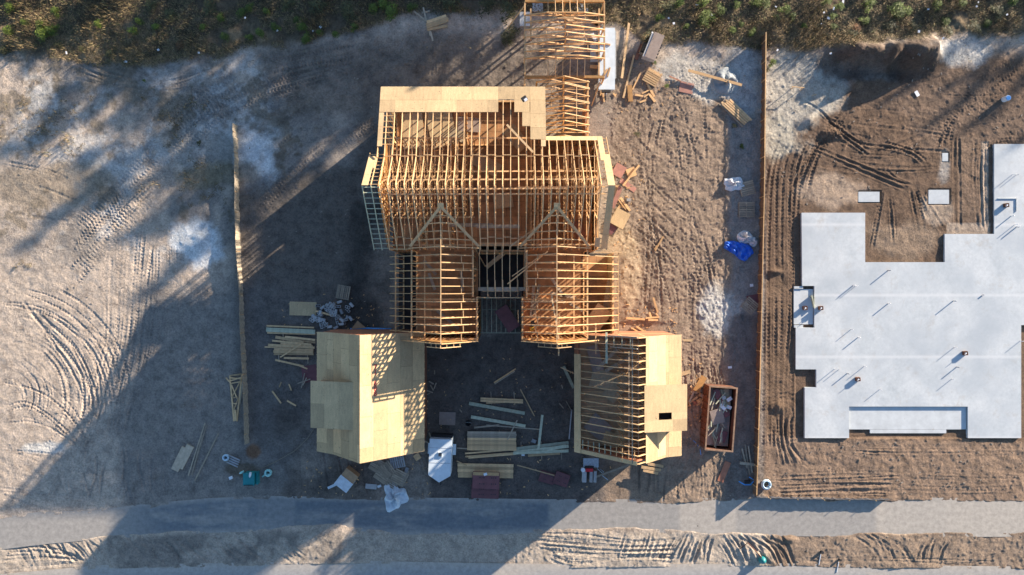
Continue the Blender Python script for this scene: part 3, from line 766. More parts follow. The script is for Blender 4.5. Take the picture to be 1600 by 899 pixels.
# perimeter, anticlockwise seen from above -> the outside is on the right (negative off)
wall((-9.9, 15.6), (-9.9, 12.15), .15, 3.8, off=-.08); wall((-9.9, 12.05), (-9.9, 3.1), .15, 3.2, off=-.08); wall((-9.9, 12.0), (-9.9, 3.1), 3.27, 6.05, panel=True, off=-.08, pm='maroon_wall', pz1=3.8)
wall((-9.9, 15.6), (-9.9, 12.1), 3.85, 6.4, panel=False)
wall((2.5, 15.6), (-9.9, 15.6), .15, 3.8, off=-.08); wall((2.5, 15.6), (-4.8, 15.6), 4.95, 6.4, panel=True, off=-.08, step=.8); wall((2.5, 15.6), (-4.8, 15.6), 3.85, 4.9, panel=False, step=1.6)
wall((-4.8, 15.6), (-9.9, 15.6), 3.82, 6.4, panel=False, step=1.2)
wall((2.5, 12.1), (2.5, 15.6), .15, 6.4, off=-.08)
wall((6.9, 12.0), (2.6, 12.0), .15, 5.9, off=-.08); wall((6.9, 3.1), (6.9, 12.0), .15, 6.0, off=-.08)
wall((-9.9, 3.1), (-8.1, 3.1), .15, 6.0, panel=False); wall((1.3, 3.1), (-2.8, 3.1), .15, 3.2, off=-.08)
wall((-2.8, 3.55), (1.2, 3.55), 3.27, 6.2, panel=False, step=1.2)
# inner walls
for (p, q) in [((-7.3, 3.2), (-7.3, 11.9)), ((-4.9, 3.2), (-4.9, 11.9)), ((-3.8, 6.4), (-3.8, 15.4)), ((1.55, 3.2), (1.55, 11.9)), ((4.5, 3.2), (4.5, 11.9)), ((-9.7, 9.9), (-4.9, 9.9)),
               ((-9.7, 6.4), (-3.8, 6.4)), ((1.55, 8.9), (6.8, 8.9)), ((1.55, 6.2), (6.8, 6.2)), ((-9.7, 12.05), (2.4, 12.05)), ((2.1, 3.2), (2.1, 8.8))]:
    mb = MB(); stud_wall(mb, p, q, 3.27, 6.02, step=.41); mb.build('stud_wall', 'lumber', house)
for (p, q) in [((-3.75, 6.4), (-3.75, 12)), ((1.65, 6.2), (1.65, 11.9)), ((-7.2, 6.4), (-7.2, 9.8)), ((4.6, 3.2), (4.6, 6.1))]:
    mb = MB(); wall_panel(mb, p, q, 3.27, 5.8, off=.09); mb.build('wall_sheathing', 'maroon_wall', house)

# front wings
def wing(xr, zr, xe_in, ze_in, xe_out, ze_out, plate_x, out_wall, mirror):
    sgn = 1 if xe_out > xr else -1
    y = 2.55; i = 0
    half = abs(xe_in-xr)
    while y > -4.15:
        b0 = ze_in+.02
        inn = (xe_in if y < -.75 else xe_in+sgn*.38, 0)
        zi = zr-abs(inn[0]-xr)*(zr-ze_in)/half
        top = [(inn[0], zi), (xr, zr), (xe_out, ze_out)]
        px = plate_x
        bottoms = [((inn[0], b0), (px, b0))]
        m1 = xr+sgn*half*.5; m2 = xr-sgn*half*.5; zt = (zr+ze_in)/2
        webs = [((xr, zr-.1), (xr-sgn*.9, b0)), ((xr, zr-.1), (xr+sgn*.9, b0)), ((m1, zt), (xr+sgn*.9, b0)), ((m2, zt), (xr-sgn*.9, b0))]
        jy = y+rr.uniform(-.02, .02)
        truss(jy, top, bottoms, webs, 'Y').build('roof_truss', 'lumber' if i % 3 else 'lumber_pale', house)
        y -= .61; i += 1
    # jack frames lying on the main roof
    for k, yy in enumerate((3.15, 3.75, 4.35, 4.95, 5.5)):
        zm = yy+2.95; w = (zr-zm)
        if w < .1: continue
        mb = MB(); mb.bar((xr-w, yy, zm), (xr, yy, zr), .055, .12); mb.bar((xr+w, yy, zm), (xr, yy, zr), .055, .12)
        mb.bar((xr-w, yy+.05, zm), (xr+w, yy+.05, zm), .05, .09)
        mb.build('jack_truss', 'lumber_pale', house)
    mb = MB(); mb.bar((xr, 6.05, zr+.06), (xr, -4.3, zr+.06), .06, .05); mb.build('ridge_board', 'lumber_pale', house)
    # valley boards on the main slope
    for s2 in (-1, 1):
        ww = 2.75 if s2 != sgn else 2.75
        p = (xr+s2*.05, 6.1, 9.12); q = (xr+s2*ww, 6.1-ww*1.02, 9.12-ww*1.02)
        n = unit((0, -1, 1)); mb = MB(); D = vsub(q, p); side = unit(cross(D, n)); c = vmul(vadd(p, q), .5)
        mb.frame(c, vmul(D, .5), vmul(side, .115), vmul(n, .02)); mb.build('valley_board', 'lumber_pale', house)
    mb = MB(); mb.frame((xr, 6.18, 9.17), (.24, 0, 0), (0, .22, .22), (0, -.014, .014)); mb.build('valley_cap', 'lumber_pale', house)
    # blocks and runners along the wing
    mb = MB(); zz = zr-half*.95; yy = 2.55; k = 0
    while yy > -3.6:
        xo = xr-sgn*(half*.54+.14*(k % 2)); mb.bar((xo, yy, zr-half*.54-.05-.14*(k % 2)), (xo+.02, yy-.61, zr-half*.54-.05-.14*(k % 2)), .05, .12); yy -= .61; k += 1
    mb.build('blocking', 'lumber_pale', house)
    mb = MB(); xo = xr+sgn*half*.58; mb.bar((xo, 2.6, ze_in+.12), (xo, -4.1, ze_in+.12), .09, .045); mb.build('brace_board', 'lumber', house)
    # walls of the upper room
    wall((plate_x, 3.0), (plate_x, -4.1), 3.27, ze_in-.03, panel=False)
    wall((xe_in+sgn*.38, 3.0), (xe_in+sgn*.38, -.75), .15, ze_in-.05, panel=True, off=.08*sgn, pm='ply_grey')
    wall((xe_in+sgn*.06, -.75), (xe_in+sgn*.06, -4.1), .15, ze_in-.05, panel=True, off=.08*sgn, pm='maroon_wall')
    wall((min(xe_in, plate_x), -4.12), (max(xe_in, plate_x), -4.12), .15, ze_in-.03, panel=False, mat='lumber')
    wall((min(xe_in, plate_x)+.1, -.95), (max(xe_in, plate_x), -.95), 3.27, ze_in-.1, panel=False)
    m2 = MB(); stud_wall(m2, (min(xe_in, plate_x)+.9, 1.5), (max(xe_in, plate_x)-.1, 1.5), 3.27, 5.9); m2.build('stud_wall', 'lumber', house)
    m2 = MB(); wall_panel(m2, (min(xe_in, plate_x), -4.14), (max(xe_in, plate_x), -4.14), .15, 4.0, off=-.09); m2.build('wall_sheathing', 'maroon_wall', house)
    mb = MB(); pi_, po_ = (xe_in, ze_in-.1), (plate_x, zr-abs(plate_x-xr)*(zr-ze_in)/half-.1)
    pts = [(xe_in, 3.3), (plate_x, 3.3), po_, (xr, zr-.12), pi_]; n = len(pts)
    mb.v = [(p[0], -4.17, p[1]) for p in pts]+[(p[0], -4.2, p[1]) for p in pts]
    mb.f = [tuple(range(n)), tuple(range(n, 2*n))[::-1]]+[(j, j+n, (j+1) % n+n, (j+1) % n) for j in range(n)]
    mb.build('gable_sheathing', 'orange_beam', house)
    # lower outside wall below the long slope
    ow = xe_out-sgn*.45
    wall((ow, 2.9), (ow, -3.9), .15, ze_out+.1, panel=out_wall, off=-.08*sgn, pm='ply')
    wall((min(ow, plate_x), -4.0), (max(ow, plate_x), -4.0), .15, ze_out+.1, panel=False)
    # front gable overhang
    mb = MB()
    a = (xe_in, -4.3, ze_in); b = (xr, -4.3, zr); c = (xe_out, -4.3, ze_out)
    mb.bar(a, b, .07, .2); mb.bar(b, c, .07, .2); mb.build('barge_board', 'lumber', house)
    mb = MB()
    t0 = .5
    pa = (xr+(xe_in-xr)*.52, -4.62, zr-(zr-ze_in)*.52); pb = (xr, -4.62, zr); pc = (xr+sgn*half*.45, -4.62, zr-half*.45)
    mb.bar(pa, pb, .05, .12); mb.bar(pb, pc, .05, .12)
    for (s1, s2) in ((pa, pb), (pb, pc)):
        for t in (.02, .35, .7):
            pp = tuple(s1[i]+(s2[i]-s1[i])*t for i in range(3)); mb.bar(pp, (pp[0], -4.3, pp[2]), .05, .1)
    mb.build('gable_overhang', 'lumber_pale', house)
wing(-5.42, 9.0, -2.75, 6.35, -10.1, 4.35, -8.05, False, False)
wing(3.42, 9.0, .78, 6.35, 8.95, 3.5, 6.05, True, True)
# outer plate of the right wing and stair floor, studs standing proud in front
mb = MB(); mb.bar((8.95, 2.95, 3.55), (8.95, -4.1, 3.55), .08, .12); mb.bar((6.6, 2.95, 4.1), (9.2, 2.95, 3.6), .06, .12); mb.build('edge_plate', 'lumber_pale', house)
mb = MB(); mb.bar(A(874, 492, 7.6), A(873, 556, 7.0), .10, .05); mb.build('brace_board', 'lumber_pale', house)
mb = MB(); mb.bar(A(931, 505, 5.2), A(931, 553, 5.0), .10, .05); mb.build('brace_board', 'lumber_pale', house)
mb = MB(); mb.bar(A(862, 462, 8.9), A(873, 530, 8.8), .09, .05); mb.build('brace_board', 'lumber_pale', house)
mb = MB(); mb.bar(A(856, 393, 6.6), A(793, 444, 5.9), .10, .05); mb.bar(A(850, 396, 6.6), A(800, 432, 6.6), .07, .05); mb.build('brace_board', 'lumber', house)
mb = MB(); mb.bar(A(846, 350, 6.5), A(796, 386, 6.5), .12, .05); mb.build('brace_board', 'lumber_pale', house)
mb = MB(); mb.bar(A(788, 395, 4.5), A(760, 418, 4.0), .34, .05); mb.build('brace_board', 'lumber_pale', house)
mb = MB(); mb.bar(A(742, 388, 6.0), A(758, 416, 3), .09, .05); mb.build('brace_board', 'lumber', house)
mb = MB(); mb.bar(A(702, 352, 6.3), A(770, 352, 6.3), .3, .06); mb.build('porch_beam', 'lumber_grey', house)
mb = MB(); mb.bar(A(744, 354, 6.5), A(812, 354, 6.5), .28, .06); mb.build('porch_beam', 'lumber_grey', house)
mb = MB(); mb.bar(A(832, 268, 8.8), A(927, 262, 8.8), .05, .03); mb.build('brace_board', 'orange_beam', house)
floor_part([(6.2, -3.9, 8.4, 2.8)], .9, 'deck', 'side_floor')
# porch floor frame
mb = MB()
for k in range(8): mb.bar((-2.65+k*.42, -.95, .45), (-2.65+k*.42, -4.0, .45), .045, .18)
mb.bar((-2.8, -4.02, .46), (1.0, -4.02, .46), .06, .2); mb.bar((-2.65, -1.95, .46), (.3, -1.95, .46), .045, .16); mb.bar((-2.8, -.95, .46), (.9, -.95, .46), .06, .2)
mb.build('porch_floor_frame', 'lumber_green', house)

# loose things on the upper floor
LIFT = [0]
def sheet_at(u, v, z, w, l, ang, mat, label, cat='board', name='plywood_sheet', th=.03, n=1, group=None, tilt=0):
    LIFT[0] += .0071; z += LIFT[0]
    x, y, _ = A(u, v, z); mb = MB()
    for k in range(n): mb.box((x+random.uniform(-.03, .03)*(n > 1), y+random.uniform(-.03, .03)*(n > 1), z+th*(k+.5)), (w, l, th-.002), R(ang+(random.uniform(-2, 2) if n > 1 else 0)), tilt)
    return one(mb, name, mat, label, cat, (x, y, z), group)
sheet_at(786, 314, 3.3, 1.6, 1.2, 8, 'ply', 'square stack of plywood offcuts on the upper floor, centre of the house', n=8)
for (u, v, w, l, a, m, lab) in [(760, 257, 1.2, 2.4, 60, 'ply', 'sunlit plywood sheet slanting across the upper floor under the ridge trusses'),
                                (690, 200, 2.2, 3.2, 12, 'ply', 'broad pale plywood sheet under the open rear rafters, left of the loose grey sheets'),
                                (645, 205, 1.8, 3.0, 4, 'ply', 'pale plywood sheet lying nearest the rear left corner of the upper floor'),
                                (733, 195, 1.2, 2.0, 86, 'tan', 'dull grey board sheet on the upper floor beside the plank pile'),
                                (716, 212, .9, 1.5, 70, 'ply_grey', 'small greyish sheet leaning over the darker sheets on the rear floor'),
                                (807, 216, 1.2, 2.2, 40, 'ply', 'plywood sheet under the loose slanting plank behind the stepped roof edge'),
                                (905, 360, .9, 1.6, 20, 'maroon_wall', 'reddish board by the right gable wall under the trusses')]:
    sheet_at(u, v, 3.29, w, l, a, m, lab)
for (u, v, l, a) in [(872, 450, 1.8, 35), (880, 462, 2.2, 80), (860, 470, 2.4, 85), (832, 470, 2.6, -5), (838, 468, 2.6, -12), (700, 500, 2.4, 50), (672, 418, 1.6, 40), (675, 440, 1.5, 20), (722, 440, 1.7, 5), (900, 480, 1.4, 60)]:
    x, y, _ = A(u, v, 3.3); mb = MB(); mb.box((x, y, 3.32), (.24, l, .05), R(a))
    one(mb, 'plank', 'lumber_grey', 'loose dusty plank on the upper floor of a front wing under its trusses', 'board', (x, y, 3.29), 'planks left on the wing floors')
x, y, _ = A(831, 514, 3.3)
t = thing('power_tool', 'small yellow and black power tool on the floor of the right front wing', 'tool', (x, y, 3.29))
MB().box((x, y, 3.42), (.34, .3, .22), .3).build('body', 'yellow', t); MB().box((x+.1, y+.45, 3.38), (.3, .5, .12), .3).build('motor', 'black', t)
MB().bar((x-.1, y, 3.6), (x+.2, y+.1, 3.6), .05, .05).build('handle', 'black', t)
sheet_at(932, 500, 2.6, 1.5, 2.6, -35, 'ply', 'curved plywood sheet under the long right slope of the right wing', tilt=.25)
sheet_at(952, 470, 2.2, .9, 3.4, -8, 'ply_grey', 'tall grey sheet standing along the right wing wall', tilt=.1)
x, y, _ = A(819, 155, 7.6)
t = thing('roof_vent_box', 'small black and white box sitting on the rear plywood roof', 'box', (x, y, 7.5))
MB().box((x, y, 7.68), (.42, .34, .22), .6).build('body', 'black', t); MB().box((x+.12, y-.1, 7.72), (.26, .2, .2), .6).build('lid', 'litter', t)
# maroon sheet leaning on the porch frame
x, y, _ = A(793, 498, 1.0)
mb = MB(); mb.box((x, y, .95), (1.2, 2.3, .03), R(33), .2)
one(mb, 'sheathing_board', 'maroon', 'dark maroon sheathing board leaning across the low porch floor frame between the two wings', 'board', (x, y, .5))

# ------------------------------------------------------------------ rear wing: narrow link and hip roofed block
rear = thing('rear_wing_frame', 'low open timber frame with bare hip rafters behind the house, at the top edge', 'building', (4.5, 18, 0))
mb = MB()
def post(mb, x, y, z0, z1, w=.12): mb.box((x, y, (z0+z1)/2), (w, w, z1-z0))
y = 12.55; i = 0
while y < 17.6:
    tz = 4.75
    tr = truss(y, [(2.05, 3.1), (4.3, tz), (6.55, 3.1)], [((2.05, 3.05), (6.55, 3.05))], [((4.3, tz), (4.3, 3.1)), ((3.2, 3.9), (4.3, 3.1)), ((5.4, 3.9), (4.3, 3.1))], 'Y')
    if i % 2 and y > 15: tr.bar((2.05, y+.1, 3.1), (4.3, y+.1, tz), .05, .12); tr.bar((4.3, y+.1, tz), (6.55, y+.1, 3.1), .05, .12)
    tr.build('roof_truss', 'lumber_pale' if i % 2 else 'lumber', rear); y += .61; i += 1
mb = MB()
for (xx, yy) in ((2.1, 12.6), (2.1, 15), (6.45, 12.6), (6.45, 15), (6.45, 17.5), (2.1, 17.5)):
    mb = MB(); post(mb, xx, yy, 0, 3.0); mb.build('post', 'orange_beam', rear)
m2 = MB(); stud_wall(m2, (6.45, 12.5), (6.45, 17.6), .1, 3.05, step=.6); m2.build('stud_wall', 'lumber', rear)
m2 = MB(); wall_panel(m2, (6.25, 12.5), (6.25, 15.6), .1, 2.8, off=0); m2.build('wall_sheathing', 'maroon_wall', rear)
for (xx, ya, yb) in ((5.4, 16.9, 13.4), (3.3, 17, 15)): MB().bar((xx, ya, 3.95), (xx, yb, 3.95), .06, .1).build('blocking', 'lumber_pale', rear)
x0, x1, y0, y1 = 1.1, 7.85, 17.9, 24.35; zt = 3.05; zr = 4.2
i = 0; y = y0+1.55
while y < y1-1.2:
    k = min(1, min(y-y0, y1-y)/2.3); zz = zt+(zr-zt)*k; fl = (x1-x0)/2*(1-k)
    xm = (x0+x1)/2
    top = [(x0, zt), (xm-fl, zz), (xm+fl+.02, zz), (x1, zt)]
    tr = truss(y, top, [((x0, zt-.05), (x1, zt-.05))], [((xm, zz), (xm, zt)), ((xm-1.6, zt+.5), (xm, zt)), ((xm+1.6, zt+.5), (xm, zt)), ((xm-1.6, zt+.5), (xm-2.2, zt))], 'Y', t=.07)
    tr.build('roof_truss', 'lumber_pale' if i % 2 else 'lumber', rear); y += .61; i += 1
for (ya, yb) in ((y0, y0+1.5), (y1, y1-1.5)):
    for k in range(6):
        xx = x0+1.95+k*.62
        MB().bar((xx, ya, zt), (xx, yb, zt+.55), .055, .12).build('jack_rafter', 'lumber_pale', rear)
mb = MB()
for (p, q) in (((x0, y0), (x1, y0)), ((x0, y1), (x1, y1))): mb = MB(); mb.bar((p[0], p[1], zt-.12), (q[0], q[1], zt-.12), .2, .25); mb.build('beam', 'orange_beam', rear)
mb = MB()
for (p, q) in (((x0, y0-.0), (x0, y1)), ((x1, y0), (x1, y1)), ((x0+.5, y0+3), (x0+.5, y1-.5)), ((x1-.45, y0), (x1-.45, y1-.5))): mb = MB(); mb.bar((p[0], p[1]+.15, zt-.12), (q[0], q[1]-.15, zt-.12), .12, .2); mb.build('beam', 'lumber', rear)
for (xx, yy) in ((x0, y0), (x0, 20), (x0, 22.2), (x0, y1), (x1, y0), (x1, 20), (x1, 22.2), (x1, y1), (4.5, y0), (4.5, y1)):
    m2 = MB(); post(m2, xx, yy, 0, zt-.26, .13); m2.build('post', 'lumber', rear)
mb = MB()
for k, (xx, ya) in enumerate(((6.2, 23), (6.0, 22.4), (6.1, 21.8), (6.3, 21.2), (2.5, 23), (2.7, 22.3), (2.9, 21.6), (2.6, 20.9), (4.7, 21.5), (6.4, 20.6))): MB().bar((xx, ya, zt+.36), (xx, ya-.6, zt+.36), .06, .1).build('blocking', 'lumber_pale', rear)

mb = MB(); mb.bar((1.2, 24.2, 2.8), (-.6, 22.9, .1), .1, .05); mb.build('brace_board', 'lumber', rear)
mb = MB(); mb.bar((3.0, 17.8, 1.0), (5.0, 19.4, 2.6), .1, .05); mb.bar((2.7, 17.8, 1.0), (4.6, 19.5, 2.6), .08, .05); mb.build('brace_board', 'lumber_grey', rear)
mb = MB(); mb.bar((7.6, 17.8, 2.8), (7.1, 16.2, .1), .1, .05); mb.build('brace_board', 'lumber_pale', rear)
m2 = MB(); stud_wall(m2, (x0, 16.6), (x0, 17.8), .1, 2.9, step=.6); m2.build('stud_wall', 'lumber', rear)
# pale slabs in and beside the rear wing
for (u0, v0, u1, v1, lab) in [(812, 20, 828, 42, 'pale grey sheet on the ground left of the rear wing post'), (832, 3, 848, 19, 'pale grey sheet inside the rear wing near its top left corner'),
                              (900, 4, 919, 20, 'pale grey sheet inside the rear wing under its top right rafters'), (922, 68, 944, 98, 'pale stained panel inside the rear wing beside the white trailer')]:
    mb = MB(); mb.box((gx((u0+u1)/2), gy((v0+v1)/2), .12), ((u1-u0)/S0, (v1-v0)/S0, .12)); one(mb, 'panel', 'slab_low', lab, 'panel', G((u0+u1)/2, (v0+v1)/2))
for (u, v, l, a, m) in [(930, 30, 1.4, 10, 'ply_grey'), (934, 42, 1.2, 50, 'maroon_wall'), (938, 52, 1.5, -20, 'lumber_grey'), (928, 60, .8, 30, 'litter'), (890, 28, 1.6, 75, 'lumber'), (896, 36, 1.4, 60, 'lumber_pale'), (935, 88, .7, 20, 'card'), (932, 106, 1.2, 85, 'lumber')]:
    mb = MB(); x, y = gx(u), gy(v); mb.box((x, y, .2), (.3, l, .06), R(a)); one(mb, 'scrap_board', m, 'scrap board lying under the rafters of the rear wing', 'board', (x, y, .1), 'scraps under the rear wing')

# ------------------------------------------------------------------ garages
def garage(name, label, sgn, xr, zr, xk, zk, xo, zo, xi, zi, yb, yf, dorm, covered):
    """sgn: side of the outer slope; xk/zk kink; xo/zo outer eave; xi/zi inner eave"""
    g = thing(name, label, 'garage', ((xo+xi)/2, (yb+yf)/2, 0))
    L = yb-yf
    def slope(xa, za, xb, zb, ya, yb_, mat='ply', nm='roof_sheathing', lift=.09, skip=None, off=0, along=True):
        mb = MB(); l = math.hypot(xb-xa, zb-za); d = ((xb-xa)/l, 0, (zb-za)/l)
        sheets(mb, (xa, ya, za+lift), (0, -1, 0), d, ya-yb_, l, skip=skip, off=off); return mb.build(nm, mat, g)
    wo, wi = xo-sgn*.4, xi+sgn*.35
    zw_o, zw_i = zo-.05, zi-.05
    mb = MB(); mb.prism([(wo, yb-.35), (wo, yf+.35), (wi, yf+.35), (wi, yb-.35)], -.1, .12); mb.build('floor_slab', 'floor_dark', g)
    # walls as sheathed boxes with gable polygons
    for (yy, mat) in ((yb-.04, 'maroon_wall'), (yf+.35, 'maroon_wall')):
        pts = [(wo, .1), (wi, .1), (wi, zw_i), (xr, zr-.25), (xk, zk-.25), (wo, zw_o)]
        i = len(mb.v); mb = MB(); n = len(pts)
        mb.v = [(p[0], yy, p[1]) for p in pts]+[(p[0], yy-.1, p[1]) for p in pts]
        mb.f = [tuple(range(n)), tuple(range(n, 2*n))[::-1]]+[(j, j+n, (j+1) % n+n, (j+1) % n) for j in range(n)]
        mb.build('gable_wall', mat, g)
    for (xx, z1) in ((wo, zw_o), (wi, zw_i)):
        mb = MB(); mb.box((xx, (yb+yf)/2, z1/2+.05), (.12, L-.92, z1-.1)); mb.build('side_wall', 'maroon_wall', g)
    # rafters
    y = yb-.06; mbs = []
    while y > yf:
        mb = MB(); mb.bar((xi, y, zi), (xr, y, zr), .055, .14); mb.bar((xr, y, zr), (xk, y, zk), .055, .14); mb.bar((xk, y, zk), (xo, y, zo), .055, .14)
        if not covered:
            mb.bar((wi, y, 3.4), (wo, y, 3.4), .05, .16); mb.bar((xr-.9, y, zr-.95), (xr-.9, y, 3.4), .05, .09); mb.bar((xr+.9, y, zr-.95), (xr+.9, y, 3.4), .05, .09)
            mb.bar((xr-1.6, y, zr-1.62), (xr+1.5, y, zr-1.62), .05, .12)
        mb.build('rafter', 'lumber_pale', g); y -= .61
    # sheathing
    ridge_gap = 0 if covered else .75
    slope(xk+sgn*0, zk, xr+sgn*ridge_gap, zr-ridge_gap*(zr-zk)/abs(xk-xr), yb, yf, skip=None)
    slope(xo, zo, xk, zk, yb, yf, off=.6)
    if covered: slope(xr, zr, xi, zi, yb, yf, off=.9)
    # dormer
    xd, zd, xe, ze, y0, y1, hole = dorm
    l = math.hypot(xe-xd, ze-zd); d = ((xe-xd)/l, 0, (ze-zd)/l); mb = MB()
    def pan(u0, u1, v0, v1):
        a = vadd((xd, y0, zd+.1), vadd(vmul(d, u0), (0, -v0, 0))); bq = (xd+d[0]*u1, y0-v0, zd+.1+d[2]*u1)
        mb.poly_slab([a, bq, (bq[0], y0-v1, bq[2]), (a[0], y0-v1, a[2])], .03)
    W = y0-y1
    if hole:
        (hu0, hu1, hv0, hv1) = hole
        pan(0, l, 0, hv0-.004); pan(0, hu0, hv0, hv1); pan(hu1, l, hv0, hv1); pan(0, l-1.22, hv1+.004, W); pan(l-1.214, l, hv1+.004, W)
    else:
        pan(0, l/3-.004, 0, W/2-.004); pan(0, l/3-.004, W/2+.004, W); pan(l/3+.004, l*.68, 0, W); pan(l*.68+.008, l, 0, W*.48); pan(l*.68+.008, l, W*.48+.008, W)
    dm = mb.build('dormer_roof', 'ply', g)
    # dormer cheeks and front
    for yy in (y0-.25, y1+.25):
        xf = xe-sgn*.3
        pts = [(xd+sgn*.15, zd-.35), (xd+sgn*.15, zd-.02), (xf, ze-.02), (xf, zo)]
        mb = MB(); mb.v = [(p[0], yy, p[1]) for p in pts]+[(p[0], yy-.06, p[1]) for p in pts]
        mb.f = [(0, 1, 2, 3), (7, 6, 5, 4)]+[(j, j+4, (j+1) % 4+4, (j+1) % 4) for j in range(4)]
        mb.build('dormer_cheek', 'maroon_wall', g)
    mb = MB(); mb.box((xe-sgn*.36, (y0+y1)/2, (zo+ze)/2-.04), (.06, y0-y1-.6, ze-zo-.1)); mb.build('dormer_front', 'maroon_wall', g)
    return g, slope
gl, gslope = garage('garage', 'front left garage fully roofed in plywood with a shed dormer on its left slope', -1, -11.8, 8.0, -14.6, 5.1, -16.25, 4.05, -7.3, 4.0, -3.68, -13.65, (-12.46, 7.3, -16.1, 6.35, -7.45, -11.2, None), True)
# red stencilled figures on the right slope
def stencil():
    txt = ['T', 'I', None, '6', '8', '8']
    vs = []; fs = []
    ud = unit((4.5, 0, -4.0)); 
    for k, ch in enumerate(txt):
        if not ch: continue
        cu = bpy.data.curves.new('t', 'FONT'); cu.body = ch; cu.size = .55; cu.extrude = .003; cu.align_x = 'CENTER'; cu.offset = .012
        ob = bpy.data.objects.new('t', cu); COL.objects.link(ob)
        dg = bpy.context.evaluated_depsgraph_get(); dg.update(); me = bpy.data.meshes.new_from_object(ob.evaluated_get(dg))
        base = (-11.8+1.03, -6.45-k*.42, 8.0-.915+.115)
        vs = []; fs = []; i0 = 0
        for v in me.vertices:   # letters read down the slope direction
            p = vadd(base, vadd(vmul(ud, v.co.x), (0, v.co.y, v.co.z))); vs.append(p)
        fs += [tuple(i0+j for j in f.vertices) for f in me.polygons]
        bpy.data.objects.remove(ob); bpy.data.curves.remove(cu); bpy.data.meshes.remove(me)
        mb = MB(); mb.v = vs; mb.f = fs; mb.build('stencil_marking', 'redmark', gl)
stencil()
gr, gslope2 = garage('garage', 'front right garage with open rafters on its left slope and a dormer on its right', 1, 9.73, 8.2, 12.5, 5.45, 13.9, 4.95, 5.27, 3.6, -3.85, -13.8, (10.35, 7.6, 13.88, 6.8, -7.65, -11.34, (1.2, 2.3, 2.2, 2.75)), False)
mb = MB(); sheets(mb, (5.22, -5.55, 3.62+.09), (0, -1, 0), unit((4.46, 0, 4.6)), 8.25, .72); mb.build('eave_sheathing', 'ply', gr)
mb = MB()
l = math.hypot(4.46, 4.6); d = unit((4.46, 0, 4.6))
sheets(mb, (5.27, -13.46, 3.69), d, (0, -1, 0), l-.1, .34); mb.build('rake_sheathing', 'ply', gr)
for k in range(11):
    p = vadd((5.27, -13.4, 3.6), vmul(d, .3+k*.58)); MB().bar(p, (p[0], -12.65, p[2]), .05, .12).build('lookout', 'lumber_green' if k < 7 else 'lumber', gr)
for k in range(4):
    p = vadd((5.27, -3.9, 3.6), vmul(d, 3.3+k*.8)); MB().bar(p, (p[0], -4.75, p[2]), .05, .14).build('lookout', 'lumber_green', gr)
mb = MB(); mb.bar((7.75, -3.88, 6.2), (9.7, -3.88, 8.2), .12, .16); mb.bar((7.9, -4.75, 6.35), (9.7, -4.75, 8.2), .07, .14); mb.build('barge_board', 'lumber_grey', gr)
mb = MB(); mb.bar((7.6, -3.6, 6.1), (7.6, -6.1, 6.15), .17, .05); mb.build('loose_plank', 'lumber_green', gr)
mb = MB(); mb.bar((9.35, -3.9, 7.95), (9.35, -13.7, 7.95), .08, .05); mb.bar((9.2, -5, 7.3), (9.2, -13.5, 7.3), .08, .05); mb.bar((10.0, -4, 7.0), (10.0, -13.5, 7.0), .06, .1); mb.build('ridge_brace', 'lumber_grey', gr)
mb = MB(); sheets(mb, (5.7, -13.4, 3.42), (0, 1, 0), (1, 0, 0), 9.4, 7.6, skip=lambda u, v: False); mb.build('loft_floor', 'card', gr)
for (u, v, w, l2, a, m) in [(947, 595, 1.6, 2.6, 75, 'ply_grey'), (965, 605, 1.3, 2.6, -40, 'ply_grey'), (935, 668, 1.6, 2.0, 50, 'tan'), (962, 690, 1.2, 2.2, 70, 'ply'), (972, 680, 1.2, 2.0, -30, 'ply'), (930, 560, 1.0, 2.2, 15, 'tan'), (955, 555, .3, 3.4, -45, 'lumber_grey'), (970, 566, .3, 3.0, -60, 'lumber_grey')]:
    sheet_at(u, v, 3.53+random.uniform(0, .02), w, l2, a, m, 'loose sheet on the loft floor of the right garage under its bare rafters', group='sheets inside the right garage')
MB().box((12.4, -10.18, 6.25), (1.3, .7, .6)).build('hole_dark_box', 'black', gr)  # black box added under the dormer hole to make its inside dark

# ------------------------------------------------------------------ neighbour slab
px = [(1251, 333), (1350, 333), (1350, 410), (1474, 410), (1474, 366), (1551, 366), (1551, 226), (1680, 226), (1680, 508), (1593, 508), (1593, 684), (1510, 684), (1510, 635), (1325, 635), (1325, 684), (1256, 684), (1256, 605), (1274, 605), (1274, 577), (1242, 577), (1242, 512), (1271, 512), (1271, 447), (1252, 447)]
slab = thing('foundation_slab', 'large pale concrete house foundation slab with notched outline and pipe stubs on the right lot', 'foundation', G(1420, 500))
pts = [(gx(a), gy(b)) for a, b in px][::-1]
mb = MB(); mb.prism(pts, -.3, .2); mb.build('main_slab', 'slab', slab)
for (u0, v0, u1, v1) in [(1240, 452, 1270, 507), (1326, 636, 1509, 671), (1359, 671.3, 1478, 677)]:
    mb = MB(); mb.box((gx((u0+u1)/2), gy((v0+v1)/2), -.1), ((u1-u0)/S0, (v1-v0)/S0, .3)); mb.build('porch_slab', 'slab_low', slab)
mb = MB(); mb.box((gx(1247), gy(449.5), -.02), (14/S0, 4/S0, .3)); mb.box((gx(1247), gy(510), -.02), (14/S0, 4/S0, .3)); mb.build('slab_lip', 'slab', slab)
